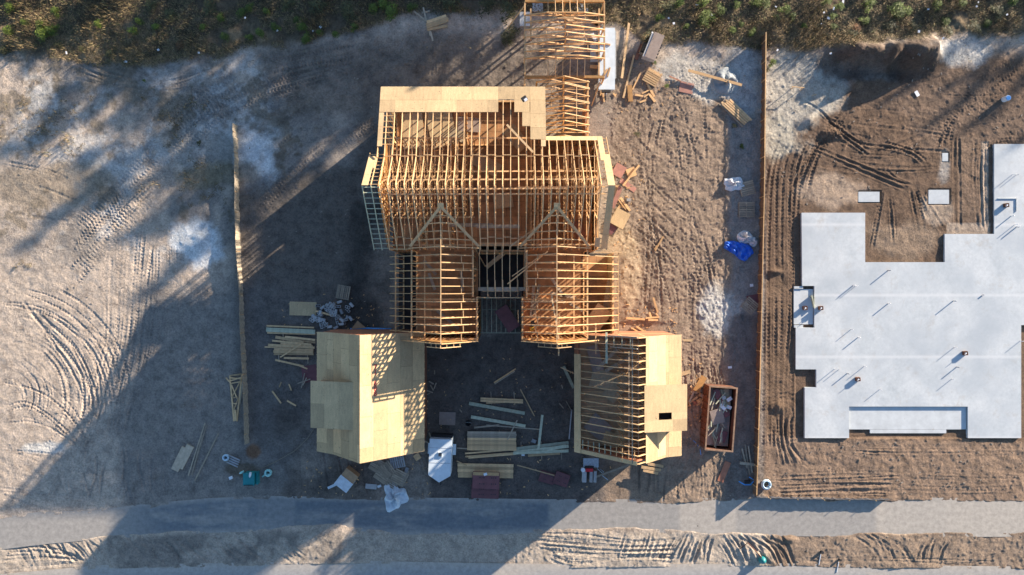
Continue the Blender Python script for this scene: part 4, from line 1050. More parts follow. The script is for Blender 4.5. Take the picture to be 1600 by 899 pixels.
# sunken square near the right edge reads as raised rim
mb = MB(); mb.bar((gx(1556), gy(311), .22), (gx(1585), gy(311), .22), .05, .1); mb.bar((gx(1585), gy(311), .22), (gx(1585), gy(331), .22), .05, .1); mb.build('recess_rim', 'slab', slab)
for (u, v, w, l) in [(1357, 308, 33, 16), (1466, 308, 32, 22), (1476, 246, 9, 13)]:
    mb = MB(); mb.box((gx(u), gy(v), .0), (w/S0, l/S0, .16)); one(mb, 'concrete_pad', 'slab', {1357: 'small white concrete pad in the left pit above the big slab', 1466: 'white square concrete pad above the slab, right of the dirt ramp', 1476: 'tiny white concrete pad, uppermost of the three in the dirt'}[u], 'pad', G(u, v))
def z6(x, y): return (1180+x/3.21, 180+y/3.21)
def z7(x, y): return (1180+x/3.21, 430+y/3.21)
stubs = [z6(660, 780), z6(486, 853), z6(500, 856), z6(1280, 302), z6(1298, 304), z6(1275, 508), z6(1292, 552), z6(1303, 560), z6(1300, 566), z7(485, 55), z7(495, 57), z7(660, 143), z7(985, 130),
         z7(475, 272), z7(510, 312), z7(990, 362), z7(1003, 460), z7(978, 520), z7(392, 470), z7(413, 473), z7(456, 492), z7(540, 457), z7(618, 572), z7(1320, 330), z7(300, 190)]
for k, (u, v) in enumerate(stubs):
    thick = k in (0, 5, 11, 12, 14, 16, 20); h = .42 if k % 3 else .48
    x, y = gx(u), gy(v)
    mb = MB().tube([(x, y, .19), (x, y, .19+h)], .045 if thick else .026, 8)
    p = mb.build('pipe_stub', 'pipe_white' if k % 4 else 'pipe_grey', slab, smooth=True)
for (u, v) in [z6(1245, 455), z7(320, 165), z7(245, 165), z7(1040, 390), z7(505, 520)]:
    x, y = gx(u), gy(v); w = .32
    z0 = .2 if (u, v) != z7(245, 165) else .05
    mb = MB()
    for dx, dy, sx, sy in ((-w/2, 0, .04, w), (w/2, 0, .04, w), (0, w/2, w-.05, .04), (0, -w/2, w-.05, .04)): mb.box((x+dx, y+dy, z0+.14), (sx, sy, .28), .08)
    b = mb.build('plumbing_box', 'rust', slab); MB().tube([(x, y, z0), (x, y, z0+.3)], .07, 10).build('drain_pipe', 'pipe_white', b)
    MB().tube([(x-.14, y-.1, z0), (x-.14, y-.1, z0+.45)], .025, 8).build('pipe_stub', 'pipe_white', b)
x, y = gx(z7(1132, 102)[0]), gy(z7(1132, 102)[1]); MB().box((x, y, .25), (.22, .12, .1), .6).build('drain_cap', 'pipe_grey', slab)
mb = MB(); mb.bar(G(1266, 462, .22), G(1270, 481, .22), .07, .28); one(mb, 'form_board', 'lumber_green', 'short board standing on edge in the small sunken porch at the slab\'s left side', 'board', G(1268, 472))

# ------------------------------------------------------------------ silt fences
def silt(name, label, base, h, mat, stakes, wob=.05, side=1, lean=0.0):
    p = [G(*b) for b in base]
    o = thing(name, label, 'fence', p[0])
    pts = []
    for a, b in zip(p, p[1:]):
        L = math.hypot(b[0]-a[0], b[1]-a[1]); n = max(2, int(L/.18))
        for k in range(n): pts.append((a[0]+(b[0]-a[0])*k/n, a[1]+(b[1]-a[1])*k/n))
    pts.append(p[-1][:2])
    mb = MB(); rows = 5; n = len(pts)
    d = unit((p[-1][0]-p[0][0], p[-1][1]-p[0][1], 0)); nr = (-d[1], d[0])
    th = .012
    for s in (-1, 1):
        for r in range(rows+1):
            t = r/rows
            for i, (x, y) in enumerate(pts):
                w = wob*(math.sin(i*1.9)+.6*math.sin(i*.73+1)+.4*math.sin(i*3.1))*(1-t*.6)
                hz = h*(1+.04*math.sin(i*.35)+.02*math.sin(i*1.3))
                w += lean*t
                mb.v.append((x+nr[0]*(w+s*th/2)+d[0]*.02*math.sin(i*2.3)*t, y+nr[1]*(w+s*th/2), -.1+(hz+.1)*t))
    NN = n*(rows+1)
    for r in range(rows):
        for i in range(n-1):
            a = r*n+i; mb.f.append((a, a+1, a+n+1, a+n)); mb.f.append((a+NN, a+n+NN, a+n+1+NN, a+1+NN))
    for i in range(n-1): a = rows*n+i; mb.f.append((a, a+1, a+1+NN, a+NN))
    mb.build('fabric', mat, o)
    acc = 0
    for k in range(stakes):
        i = int((k+.5)/stakes*(n-1)); x, y = pts[i]
        MB().box((x-nr[0]*side*.06, y-nr[1]*side*.06, h/2+.06), (.045, .045, h+.14)).build('stake', 'lumber_pale', o)
    return o, pts, nr
silt('silt_fence', 'crinkled tan silt fence running down the left side of the house plot', [(371, 196), (374, 250), (374.5, 330), (377, 400), (381, 450), (383, 520), (387, 600), (390, 692)], .85, 'fabric', 16, .035, 1, -.12)
of, ptsf, nrf = silt('silt_fence', 'long brown silt fence with timber top rail between house plot and slab lot', [(1190.5, 57), (1189, 200), (1188, 300), (1185, 430), (1182, 560), (1179, 680), (1176, 772)], .95, 'fabric_dark', 24, .05)
mb = MB()
for a, b in zip(ptsf[::8], ptsf[8::8]): mb.bar((a[0], a[1], 1.0), (b[0], b[1], 1.0), .085, .05)
mb.build('top_rail', 'lumber', of)
silt('silt_fence', 'low black silt fence along the path below the slab lot', [(1180, 775), (1230, 777), (1300, 778), (1386, 779)], .5, 'black_fabric', 5, .05)

# ------------------------------------------------------------------ loose materials
def board_on(u0, v0, u1, v1, w=.14, th=.04, mat='lumber_pale', label='', z=0, group=None, name='board', cat='board', zz=None):
    a = G(u0, v0); b = G(u1, v1)
    za = (gz(a[0], a[1])+.03+z) if zz is None else zz; zb = (gz(b[0], b[1])+.03+z) if zz is None else zz
    m = (max(za, zb) if zz is None else zz)+random.uniform(0, .012)
    mb = MB(); mb.bar((a[0], a[1], m+th/2), (b[0], b[1], m+th/2), w, th)
    return one(mb, name, mat, label, cat, (a[0], a[1], m), group)
def sheet_on(u, v, w, l, ang, mat, label, z=.03, n=1, th=.02, group=None, name='plywood_sheet', cat='board', marks=0):
    x, y, _ = G(u, v); b = gz(x, y)+z+random.uniform(0, .01)
    mb = MB()
    for k in range(n): mb.box((x+random.uniform(-.03, .03)*(k > 0), y+random.uniform(-.03, .03)*(k > 0), b+th*(k+.5)), (w, l, th-.003), R(ang+(random.uniform(-1.5, 1.5) if k else 0)))
    if not marks: return one(mb, name, mat, label, cat, (x, y, b), group)
    o = thing(name, label, cat, (x, y, b), group); mb.build('board', mat, o)
    m2 = MB(); ca, sa = math.cos(R(ang)), math.sin(R(ang)); zt = b+th*n+.003
    for i in range(marks):
        for j in range(2):
            for k in range(3):
                lx = (-.22+.44*j+k*.075)*w; ly = (-.4+.8*(i+.5)/marks)*l
                m2.box((x+lx*ca-ly*sa, y+lx*sa+ly*ca, zt), (.045*w, (.10 if k != 1 else .06)*l/marks*1.6, .004), R(ang)+(.4 if k == 1 else 0))
    m2.build('printed_marks', 'mark', o); return o

sheet_on(474, 482.5, 2.4, 1.22, -1.5, 'ply', 'single pale plywood sheet on the ground above the lumber stack, left of the block heap')
def pallet_proto():
    o = thing('pallet', 'x', 'pallet', (0, 0, 0), 'wooden pallets about the site')
    m = MB()
    for k in range(7): m.box((-.5+k*1.0/6, 0, .125), (.11, 1.16, .022))
    m.build('deck', 'lumber_grey', o)
    m = MB()
    for k in range(4): m.box((-.48+k*.96/3, 0, .011), (.1, 1.16, .02))
    m.build('bottom_deck', 'lumber_grey', o)
    for yy in (-.55, 0, .55): MB().box((0, yy, .068), (1.1, .045, .09)).build('stringer', 'lumber_grey', o)
    return o
P0 = pallet_proto(); first = [True]
def pallet(u, v, ang, label, s=1.0, z=0, mat=None):
    x, y, _ = G(u, v); b = gz(x, y)+.02+z
    if first[0]: o = P0; first[0] = False; o.location = (x, y, b); o.rotation_euler = (0, 0, R(ang)); o['label'] = label
    else: o = copy_tree(P0, (x, y, b), R(ang), label)
    o.scale = (s, s, s)
    if mat:
        for c in o.children: c.material_slots[0].link = 'OBJECT'; c.material_slots[0].material = M[mat]
    return o
pallet(537, 457, -10, 'weathered pallet above the block heap, left of the house', 1.05)
pallet(1167, 295, 105, 'pallet beside the fence, touching the uppermost white sheet bag', 1.1)
pallet(1166, 328, 90, 'pallet lying square to the fence, second from the top', 1.2)
pallet(1171, 478, 50, 'tilted pallet by the fence on a scrap of maroon board', 1.05)
pallet(1018, 122, 60, 'sunlit pallet among loose boards right of the white trailer', 1.15, mat='lumber_pale')
pallet(590, 727, 60, 'leftmost pallet of the jumble under the left garage gable', 1.05, .05)
pallet(605, 733, 35, 'tilted pallet in the middle of the jumble under the left garage gable', 1.05, .14)
pallet(598, 742, 55, 'lower pallet in the jumble above the white plastic sheet', 1.05)
pallet(621, 719, 12, 'pale plastic looking pallet nearest the garage wall, topmost in the jumble', 1.15, .02, mat='block')
pallet(625, 745, 62, 'rightmost pallet of the jumble, above the white plastic sheet', 1.1, .1)
pallet(614, 752, 58, 'pallet half covered by the top of the white plastic sheet', 1.0)
sheet_on(1178, 472, 1.2, 1.3, 10, 'maroon', 'scrap of maroon board under the tilted pallet by the fence')

# concrete blocks
def block_proto():
    m = MB()
    m.box((0, .08, .1), (.39, .035, .19)); m.box((0, -.08, .1), (.39, .035, .19))
    for xx in (-.177, 0, .177): m.box((xx, 0, .1), (.035, .124, .19))
    return m
mb = block_proto()
B0 = one(mb, 'concrete_block', 'block', 'grey hollow concrete block in the scattered heap behind the left garage', 'block', (0, 0, 0), 'concrete blocks in the heap')
bl = []
for (cu, cv, n, s) in [(512, 482, 12, 12), (528, 490, 6, 9), (494, 497, 8, 9), (506, 506, 8, 8), (537, 500, 8, 7), (520, 478, 4, 12), (545, 480, 3, 5), (505, 492, 5, 10)]:
    for k in range(n): bl.append((cu+random.gauss(0, s*.55), cv+random.gauss(0, s*.42)))
bl += [(531, 470), (525, 510), (547, 499)]
used = []
for k, (u, v) in enumerate(bl):
    x, y, _ = G(u, v); z = gz(x, y)+.02
    z += .2*min(1, sum(1 for q in used if math.hypot(q[0]-x, q[1]-y) < .26)); used.append((x, y))
    o = B0 if k == 0 else B0.copy()
    if k: COL.objects.link(o)
    o.location = (x, y, z)
    if random.random() < .65: o.rotation_euler = (0, 0, random.uniform(0, 3.14))
    else: o.rotation_euler = (R(90), 0, random.uniform(0, 3.14)); o.location.z += .1
    o.scale = (1.15, 1.15, 1.15)
board_on(495, 486, 523, 493.5, .16, mat='lumber_pale', label='narrow board leaning over the block heap beside the plywood sheet', z=.2)
mb = MB(); mb.poly_slab([G(550, 514, .3), G(560, 501, .35), G(573, 512, .3)], .02); one(mb, 'cardboard_piece', 'card', 'brown triangular cardboard piece behind the left garage by the block heap', 'cardboard', G(560, 510))
mb = MB(); mb.tube([G(548, 514, .15), G(570, 513, .18), G(600, 514, .15), G(612, 514, .15)], .07, 8); one(mb, 'blue_pipe', 'hoseblue', 'blue pipe lying behind the left garage back wall', 'pipe', G(560, 514), smooth=True)

# lumber stack on the left
lab = 'sawn board in the long loose lumber stack left of the left garage'
for k, (u0, v0, u1, v1, w) in enumerate([(418, 509, 492, 512, .1), (418, 513.5, 494, 517, .18), (418, 516, 494, 520, .18), (419, 519, 494, 521.5, .2), (432, 526.5, 476, 534.5, .22), (447, 526, 494, 531, .14), (445, 530, 494, 535, .14), (427, 532, 488, 538, .12),
      (421, 538.5, 493, 543, .16), (415, 542, 470, 543, .08), (430, 545.5, 491, 547, .2), (429, 549, 491, 550.5, .18), (430, 552.5, 491, 553, .18), (445, 559, 484, 560, .14), (432, 562, 476, 572, .12), (429, 553.5, 470, 553, .1), (440, 536, 490, 541, .15), (470, 571, 482, 576, .09)]):
    board_on(u0, v0, u1, v1, w+.04, mat=('lumber_pale' if k not in (1, 2) else 'lumber_green'), label=lab, z=.1+.05*(k % 3), group='boards in the left lumber stack')
for k, (u0, v0, u1, v1) in enumerate([(443, 520, 443.5, 540), (436, 553, 437, 566), (481, 553, 482, 568)]): board_on(u0, v0, u1, v1, .09, mat='lumber_grey', label='short bearer stick under the left lumber stack', group='bearers under the left lumber stack')
board_on(440, 558, 473, 537, .12, mat='lumber_pale', label='single board lying slantwise across the left lumber stack', z=.28)
sheet_on(484, 584, 1.35, 1.5, 8, 'maroon', 'maroon board heaped against the left garage wall')
for (u0, v0, u1, v1) in [(466, 599, 486, 592), (472, 606, 477, 583), (474, 602, 480, 590)]: board_on(u0, v0, u1, v1, .08, mat='lumber_grey', label='thin stick on the maroon board by the left garage', z=.08, group='sticks on the maroon board')
for (u0, v0, u1, v1, w) in [(426, 611, 440, 630, .14), (449, 626, 463, 634, .14), (440, 597, 437, 605, .1), (452, 600, 456, 610, .1)]: board_on(u0, v0, u1, v1, w, label='short offcut in the shade left of the left garage', group='offcuts left of the left garage')
# lying truss stack
tr = thing('lying_roof_trusses', 'stack of pale triangular roof trusses lying flat beside the left silt fence', 'truss', G(370, 660))
def tb(u0, v0, u1, v1, z, w=.13): return MB().bar(G(u0, v0, z), G(u1, v1, z), w, .06)
ch = [(360, 587, 366.5, 658), (379, 584, 371, 658), (360, 587, 382, 584)]
for k, (a, b, c, d_) in enumerate(ch): tb(a, b, c, d_, .12+.01*k).build('chord', 'lumber_pale', tr)
for k, (a, b, c, d_) in enumerate([(354, 590, 363, 600), (362, 599, 378, 596), (361, 590, 379, 592), (378, 593, 364, 620), (363, 601, 372, 622), (366, 621, 373, 620), (374, 622, 367, 640), (366, 630, 372, 630), (361, 595, 380, 589)]): tb(a, b, c, d_, .16+.012*k, .1).build('web', 'lumber_pale', tr)
tb(382, 585, 375, 632, .1).build('chord', 'lumber_grey', tr); tb(369, 640, 370, 657, .22, .2).build('chord', 'lumber_pale', tr)
# plywood pile lower left and long pipes
for k, (u, v, lab) in enumerate([(283, 717, 'grey plank pile lower left, left board of the pair'), (290, 713, 'grey plank pile lower left, right board of the pair')]):
    sheet_on(u, v, .68, 2.2, -27, 'lumber_grey', lab, n=3, th=.05, name='board_pile')
for (u0, v0, u1, v1) in [(321, 661, 295, 743), (323, 665, 300, 742), (317, 680, 303, 730)]: board_on(u0, v0, u1, v1, .1, mat='lumber_grey', label='long thin grey batten in the pair beside the plank pile', group='battens beside the plank pile')
board_on(342, 677, 305, 751, .12, mat='lumber_grey', label='single long batten right of the others, lower left of the plot')
# teal portable unit
x, y, _ = G(394.5, 745)
t = thing('tool_chest', 'teal lidded chest with pale bottles on it, standing above the path', 'chest', (x, y, 0))
MB().box((x, y, .45), (.92, 1.05, .8)).build('body', 'teal', t); MB().box((x, y, .88), (.98, 1.1, .06)).build('lid', 'teal', t); MB().box((x+.6, y, .3), (.14, 1.1, .5)).build('side_box', 'teal', t)
MB().bar((x-.4, y-.5, .94), (x+.4, y-.5, .94), .05, .04).build('handle', 'black', t)
for (u, v, a, lab, m) in [(380, 737, 25, 'white and aqua bottle lying left of the teal chest', 'aqua'), (398, 736, 80, 'white bottle standing on the corner of the teal chest', 'litter'), (362, 746, 20, 'small lilac box on the sand left of the teal chest', 'litter')]:
    X, Y, _ = G(u, v); zz = .1 if u != 398 else .95
    o = thing('bottle', lab, 'bottle', (X, Y, zz)) if u != 362 else None
    if o:
        MB().tube([(X-.2*math.cos(R(a)), Y-.2*math.sin(R(a)), zz+.08), (X+.15*math.cos(R(a)), Y+.15*math.sin(R(a)), zz+.08)], .1, 10).build('body', m, o, smooth=True)
        MB().tube([(X-.3*math.cos(R(a)), Y-.3*math.sin(R(a)), zz+.08), (X-.2*math.cos(R(a)), Y-.2*math.sin(R(a)), zz+.08)], .05, 8).build('cap', 'litter', o)
    else: one(MB().box((X, Y, .16), (.3, .25, .16), .4), 'small_box', m, lab, 'box', (X, Y, .05))
def coil(u, v, r, mat, label, tail=None, name='hose_coil', turns=4, rt=.045):
    X, Y, _ = G(u, v); b = gz(X, Y)+.05; pts = []
    for k in range(turns*18):
        a = k/18*2*math.pi; q = r*(1-.12*math.sin(k*.11)); pts.append((X+q*math.cos(a), Y+q*math.sin(a), b+k*.09/18))
    if tail: pts += [G(p[0], p[1], b) for p in tail]
    return one(MB().tube(pts, rt, 7), name, mat, label, 'hose', (X, Y, b), smooth=True)
coil(355, 714, .22, 'hosepale', 'pale round coil at the end of the grey corrugated roll, left of the teal chest', rt=.07)
coil(420.5, 738, .24, 'aqua', 'aqua hose coil right of the teal chest', [(414, 742), (410, 745)], rt=.07)
t = thing('drain_pipe_bundle', 'bundle of dark corrugated pipes lying right of the pale coil', 'pipe', G(365, 718))
for k in range(4): MB().tube([G(359+k*-1.2, 711.5+k*3.2, .14), G(376-k*1.2, 719+k*3.4, .14)], .075, 8).build('pipe', 'pipe_grey', t, smooth=True)
mb = MB()
# trailing rope from the chest to the garage
mb.tube([G(405, 734, .06), G(430, 722, .06), (gx(460), gy(705), .06), (gx(480), gy(686), .06), (gx(492), gy(668), .06)], .03, 6); one(mb, 'rope', 'lumber_grey', 'thin tan rope trailing from the teal chest towards the left garage', 'rope', G(405, 734))

# cardboard box with white cover
x, y, _ = G(546, 745)
t = thing('cardboard_box', 'large brown cardboard box half covered by white plastic, below the left garage corner', 'box', (x, y, 0))
MB().box((x, y, .5), (1.3, 1.6, .95), R(-38)).build('carton', 'card', t)
MB().box((x-.28, y-.36, .56), (1.36, .98, .92), R(-38)).build('plastic_cover', 'plastic', t)
sheet_on(520, 759, .9, .22, 25, 'plastic', 'small white plastic scrap left of the covered cardboard box', name='plastic_scrap', cat='plastic', th=.05)
sheet_on(580, 760, 1.0, .45, -5, 'block', 'pale grey offcut sheet left of the white plastic sheet', name='offcut')
sheet_on(593, 759.5, .35, .2, 20, 'plastic', 'tiny white scrap beside the pale grey offcut', name='plastic_scrap', cat='plastic', th=.05)
sheet_on(652, 714, .55, .55, 35, 'lumber_pale', 'small square board between the left garage and the blue-white trailer', name='offcut', th=.05)
def drape(u, v, ru, rv, mat, label, name, h=.35, seed=1, cat='tarpaulin', lobes=5, nn=36, irr=.28, ang=0, rough=1.0):
    X, Y, _ = G(u, v); r2 = random.Random(seed); ph = [r2.uniform(0, 6.28) for _ in range(6)]
    mb = MB(); rings = 12; b = gz(X, Y)
    ca, sa = math.cos(R(ang)), math.sin(R(ang))
    mb.v.append((X, Y, b+h*1.1))
    for r in range(1, rings+1):
        t = r/rings
        for k in range(nn):
            a = 2*math.pi*k/nn
            q = 1+irr*math.sin(lobes*a+ph[0])*t+irr*.5*math.sin((lobes*2+1)*a+ph[1])*t
            lx, ly = ru*q*t*math.cos(a)/S0, rv*q*t*math.sin(a)/S0
            z = h*(1-t**1.6)*(.7+.5*math.sin(a*3+ph[2]+t*4))+rough*h*.22*math.sin(a*7+ph[3]+t*9)*(1-.3*t)+rough*h*.18*math.sin(a*13+ph[4]-t*13)
            mb.v.append((X+lx*ca-ly*sa, Y+lx*sa+ly*ca, b+.05+max(0, z)))
    for k in range(nn): mb.f.append((0, 1+k, 1+(k+1) % nn))
    for r in range(rings-1):
        for k in range(nn):
            a = 1+r*nn+k; c = 1+r*nn+(k+1) % nn; mb.f.append((a, a+nn, c+nn, c))
    # underside
    o = len(mb.v); rim = 1+(rings-1)*nn
    for k in range(nn): q = mb.v[rim+k]; mb.v.append((q[0], q[1], b-.02))
    for k in range(nn): mb.f.append((rim+k, o+k, o+(k+1) % nn, rim+(k+1) % nn))
    mb.f.append(tuple(o+k for k in range(nn))[::-1])
    return one(mb, name, mat, label, cat, (X, Y, b), smooth=True)
drape(617, 776, 18, 21, 'plastic', 'crumpled clear white plastic sheet hanging from the pallets onto the path', 'plastic_sheet', .4, 3, 'plastic sheet', 3, irr=.2)
board_on(628, 758, 637, 730, .3, mat='block', label='grey splintered board right of the pallet jumble', z=.1)
board_on(632, 750, 640, 735, .12, mat='lumber_grey', label='thin grey stick beside the splintered board', z=.2)

# blue-white cargo trailer
t = thing('cargo_trailer', 'enclosed white cargo trailer with pointed nose towards the path, right of the left garage', 'trailer', (-6.25, -14.8, 0))
rz = R(-2.5); ca, sa = math.cos(rz), math.sin(rz)
def T(px_, py_, z=0): return (-6.2+px_*ca-py_*sa, -14.6+px_*sa+py_*ca, z)
prof = [(-.95, 1.5), (-.95, -1.6), (0, -2.2), (.95, -1.6), (.95, 1.5)]
MB().prism([T(*p)[:2] for p in prof], .45, 2.08).build('body', 'white', t)
prof2 = [(a*1.01, b*1.01) for a, b in prof]
rf = MB().prism([T(*p)[:2] for p in prof2], 2.085, 2.12).build('roof', 'white', t)
MB().box(T(0, .2, 2.17), (.4, .42, .09), rz).build('roof_vent', 'white', rf); MB().box(T(0, .2, 2.225), (.28, .30, .02), rz).build('vent_cover', 'dark_glass', rf)
MB().bar(T(-.94, .75, 2.125), T(.94, .75, 2.125), .03, .012).bar(T(-.94, -.55, 2.125), T(.94, -.55, 2.125), .03, .012).build('roof_seam', 'steel', rf)
for s in (-1, 1):
    w = MB().tube([T(s*.98, .35, .33), T(s*1.18, .35, .33)], .33, 16).build('wheel', 'black', t, smooth=False)
    MB().tube([T(s*1.0, .35, .33), T(s*1.195, .35, .33)], .17, 12).build('rim', 'steel', w)
    MB().box(T(s*1.1, .35, .72), (.28, .95, .05), rz).build('fender', 'white', t)
MB().box(T(0, 1.62, .9), (1.9, .2, .9), rz).build('ramp_door', 'black', t)
MB().bar(T(0, -2.1, .45), T(0, -2.9, .45), .1, .1).build('tow_bar', 'black', t)
MB().tube([T(0, -2.5, .05), T(0, -2.5, .7)], .04, 8).build('jack', 'steel', t)
# long white trailer at the top
t = thing('flat_trailer', 'long white flat topped trailer with scraps of lumber on it, beside the rear wing', 'trailer', G(957, 84))
def T2(px_, py_, z=0): return (8.28+px_, 20.1+py_, z)
MB().box(T2(0, 0, .75), (1.34, 5.35, .55)).build('body', 'white', t)
MB().box(T2(.05, 0, 1.045), (1.42, 5.42, .03)).build('deck', 'white', t)
MB().box(T2(.8, .4, .9), (.16, 4.2, .12)).build('side_rail', 'block', t)
for s in (-1, 1):
    for yy in (-.5, .5):
        w = MB().tube([T2(s*.5, yy, .32), T2(s*.66, yy, .32)], .32, 14).build('wheel', 'black', t); MB().tube([T2(s*.6, yy, .32), T2(s*.675, yy, .32)], .15, 10).build('rim', 'steel', w)
MB().bar(T2(0, -2.7, .5), T2(0, -3.5, .45), .12, .12).build('tow_bar', 'black', t); MB().tube([T2(0, -3.1, .1), T2(0, -3.1, 1.1)], .06, 8).build('jack', 'steel', t)
MB().box(T2(0, -2.85, .9), (.8, .16, .3)).build('tool_box', 'black', t)
for (a, b, c, d_) in [(-.45, 1.35, .35, 1.2), (-.35, -1.75, .1, -.95), (.1, -1.6, .32, -.8)]:
    p, q_ = T2(a, b, 1.10), T2(c, d_, 1.10); one(MB().bar(p, q_, .13, .07), 'short_board', 'lumber', 'short lumber offcut lying on the long white trailer', 'board', p, 'offcuts on the white trailer')

# centre yard
sheet_on(699, 654, 1.45, 1.15, -2, 'tan', 'dull tan sheet lying square between the left garage and the lumber piles')
x, y, _ = G(732, 660)
t = thing('bucket', 'black bucket beside the tan sheet in the front yard', 'bucket', (x, y, 0)); MB().tube([(x, y, .02), (x, y, .45)], [.2, .26], 16, cap=False).tube([(x, y, .02), (x, y, .05)], .2, 16).build('shell', 'black', t)
MB().tube([(x+.26*math.cos(a), y+.1*math.sin(a), .46+.08*math.sin(a)) for a in np.linspace(0, 3.14, 8)], .012, 5).build('handle', 'steel', t)
yard = 'boards of the front yard lumber piles'
def bl_(u0, v0, u1, v1, w, mat, lab, z=.1, group=yard, th=.05): board_on(u0, v0, u1, v1, w, th, mat, lab, z, group)
for k, (u0, v0, u1, v1) in enumerate([(751, 622, 817, 625), (751, 625.5, 817, 628.5), (760, 629, 816, 626)]): bl_(u0, v0, u1, v1, .17, 'lumber_pale', 'pale board in the small uppermost pile of the front yard')
for u in (767, 803): bl_(u, 612, u+1, 632, .06, 'lumber_grey', 'thin bearer stick under the uppermost small pile', .0)
board_on(733, 630, 820, 645.5, .3, .06, 'lumber_green', 'upper of two long green boards slanting across the front yard')
board_on(736, 651, 821, 665.5, .28, .06, 'lumber_green', 'lower of two long green boards slanting across the front yard')
board_on(813, 608, 835, 650, .09, .04, 'lumber_pale', 'thin curved lath right of the uppermost small pile')
board_on(741, 668, 780, 664, .16, .04, 'lumber_grey', 'short warped board above the large lumber pile')
board_on(760, 664, 846, 671, .1, .04, 'lumber_grey', 'long thin reddish board above the large lumber pile')
for k in range(9):
    v = 674.5+k*3.3; bl_(730.5+random.uniform(-.6, .6), v, 806.5+random.uniform(-.6, .6), v+.6, .19, 'lumber_pale' if k > 2 else 'lumber_grey', 'board in the large square lumber pile in the middle of the front yard', .22)
for k in range(8):
    v = 676+k*3.3; bl_(731, v, 806, v+.6, .18, 'lumber_pale', 'board in the large square lumber pile in the middle of the front yard', .12)
for (u0, v0, u1, v1) in [(727, 708, 800, 702), (727, 713, 806, 707), (732, 715, 806, 709)]: bl_(u0, v0, u1, v1, .14, 'lumber_pale', 'loose board fanned out under the large square pile', .08)
board_on(793, 685, 808, 655, .1, .04, 'lumber_grey', 'short batten leaning over the large square pile', z=.4)
for k, (u0, v0, u1, v1, w) in enumerate([(803, 701, 888, 691, .28), (803, 706, 888, 696.5, .28), (802, 707, 888, 703.5, .26), (855, 701, 884, 696, .3)]): bl_(u0, v0, u1, v1, w, 'lumber_green', 'green treated board in the pile right of the large square pile', .12+.03*k)
board_on(847, 647, 841, 701, .22, .05, 'lumber_green', 'green board laid upright in the picture across the treated pile', z=.3)
board_on(825, 711.5, 875, 708, .22, .05, 'lumber_pale', 'short pale board below the green treated pile')
for u in (814, 846, 877): bl_(u, 690, u+.5, 718, .05, 'lumber_grey', 'thin bearer stick under the green treated pile', 0)
for k in range(5):
    v = 726+k*4.4; bl_(715.5+random.uniform(-.4, .4), v-.8, 802+random.uniform(-.5, .5), v+.8, .25, 'lumber_pale', 'wide board in the lowest pile under the maroon sheathing stacks', .15)
for k in range(4):
    v = 728+k*4.4; bl_(716, v-.8, 801, v+.8, .24, 'lumber_pale', 'wide board in the lowest pile under the maroon sheathing stacks', .08)
board_on(714, 719, 730, 726, .09, .04, 'lumber_pale', 'short stick at the left end of the lowest pile', z=.3)
board_on(714, 700, 732, 701, .09, .04, 'lumber_grey', 'short stick between trailer and large square pile')
def zipstack(u, v, w, l, ang, n, label, z=.05):
    return sheet_on(u, v, w, l, ang, 'maroon', label, z, n, .05, name='sheathing_stack', cat='boards', marks=2)
zipstack(759.5, 748, 2.35, 1.35, -1.5, 12, 'upper of two stepped maroon sheathing stacks beside the path', .1)
zipstack(758.5, 766, 2.4, 1.2, -1.5, 9, 'lower of two stepped maroon sheathing stacks, nearest the path')
sheet_on(760, 737, 2.3, .3, -1.5, 'lumber', 'orange edged board strip on the upper maroon sheathing stack', .72, 1, name='board_strip')
sheet_on(759, 737.5, .3, .22, 20, 'litter', 'white paper scrap on the orange strip of the maroon stacks', .76, 1, name='paper_scrap', cat='paper')
zipstack(855, 746, 1.4, 1.0, -16, 2, 'left sheet of the scattered maroon boards below the treated lumber')
zipstack(877, 748, 1.3, 1.15, -20, 3, 'right sheet of the scattered maroon boards below the treated lumber', .08)
board_on(808, 726, 866, 742, .09, .04, 'lumber_pale', 'long thin stick running onto the scattered maroon boards', z=.15)
sheet_on(817, 711, .32, .15, 0, 'litter', 'tiny white scrap under the treated lumber pile', name='paper_scrap', cat='paper')
sheet_on(834, 689, .4, .3, -25, 'block', 'small grey block left of the upright green board', name='small_block', cat='block', th=.12)
board_on(772, 598, 806, 576, .12, .04, 'lumber', 'rusty coloured slat, upper of two in the shade below the porch'); board_on(773, 600, 804, 580, .08, .04, 'lumber_grey', 'darker slat, lower of two in the shade below the porch')
board_on(893, 640, 889, 686, .1, .04, 'block', 'bent pale strip lying beside the right garage wall'); board_on(884, 626, 894, 644, .06, .04, 'lumber_grey', 'thin stick beside the pale strip by the right garage')
board_on(880, 572, 896, 606, .26, .05, 'lumber_green', 'green plank leaning by the rear left corner of the right garage', z=.2); board_on(874, 571, 903, 584, .08, .05, 'lumber_pale', 'pale batten poking out from the right garage corner', z=1.5)
for (u, v, a) in [(675, 606, 30), (672, 612, 70), (680, 603, -20), (668, 616, 110), (679, 582, 0), (674, 598, 60), (878, 604, 20), (877, 634, 40), (672, 680, 20), (666, 690, 60), (720, 642, 40)]:
    x, y, _ = G(u, v); one(MB().box((x, y, gz(x, y)+.05), (.1, random.uniform(.3, .7), .04), R(a)), 'wood_scrap', 'lumber_grey', 'small wood scrap on the dark soil of the front yard', 'scrap', (x, y, gz(x, y)), 'wood scraps in the front yard')
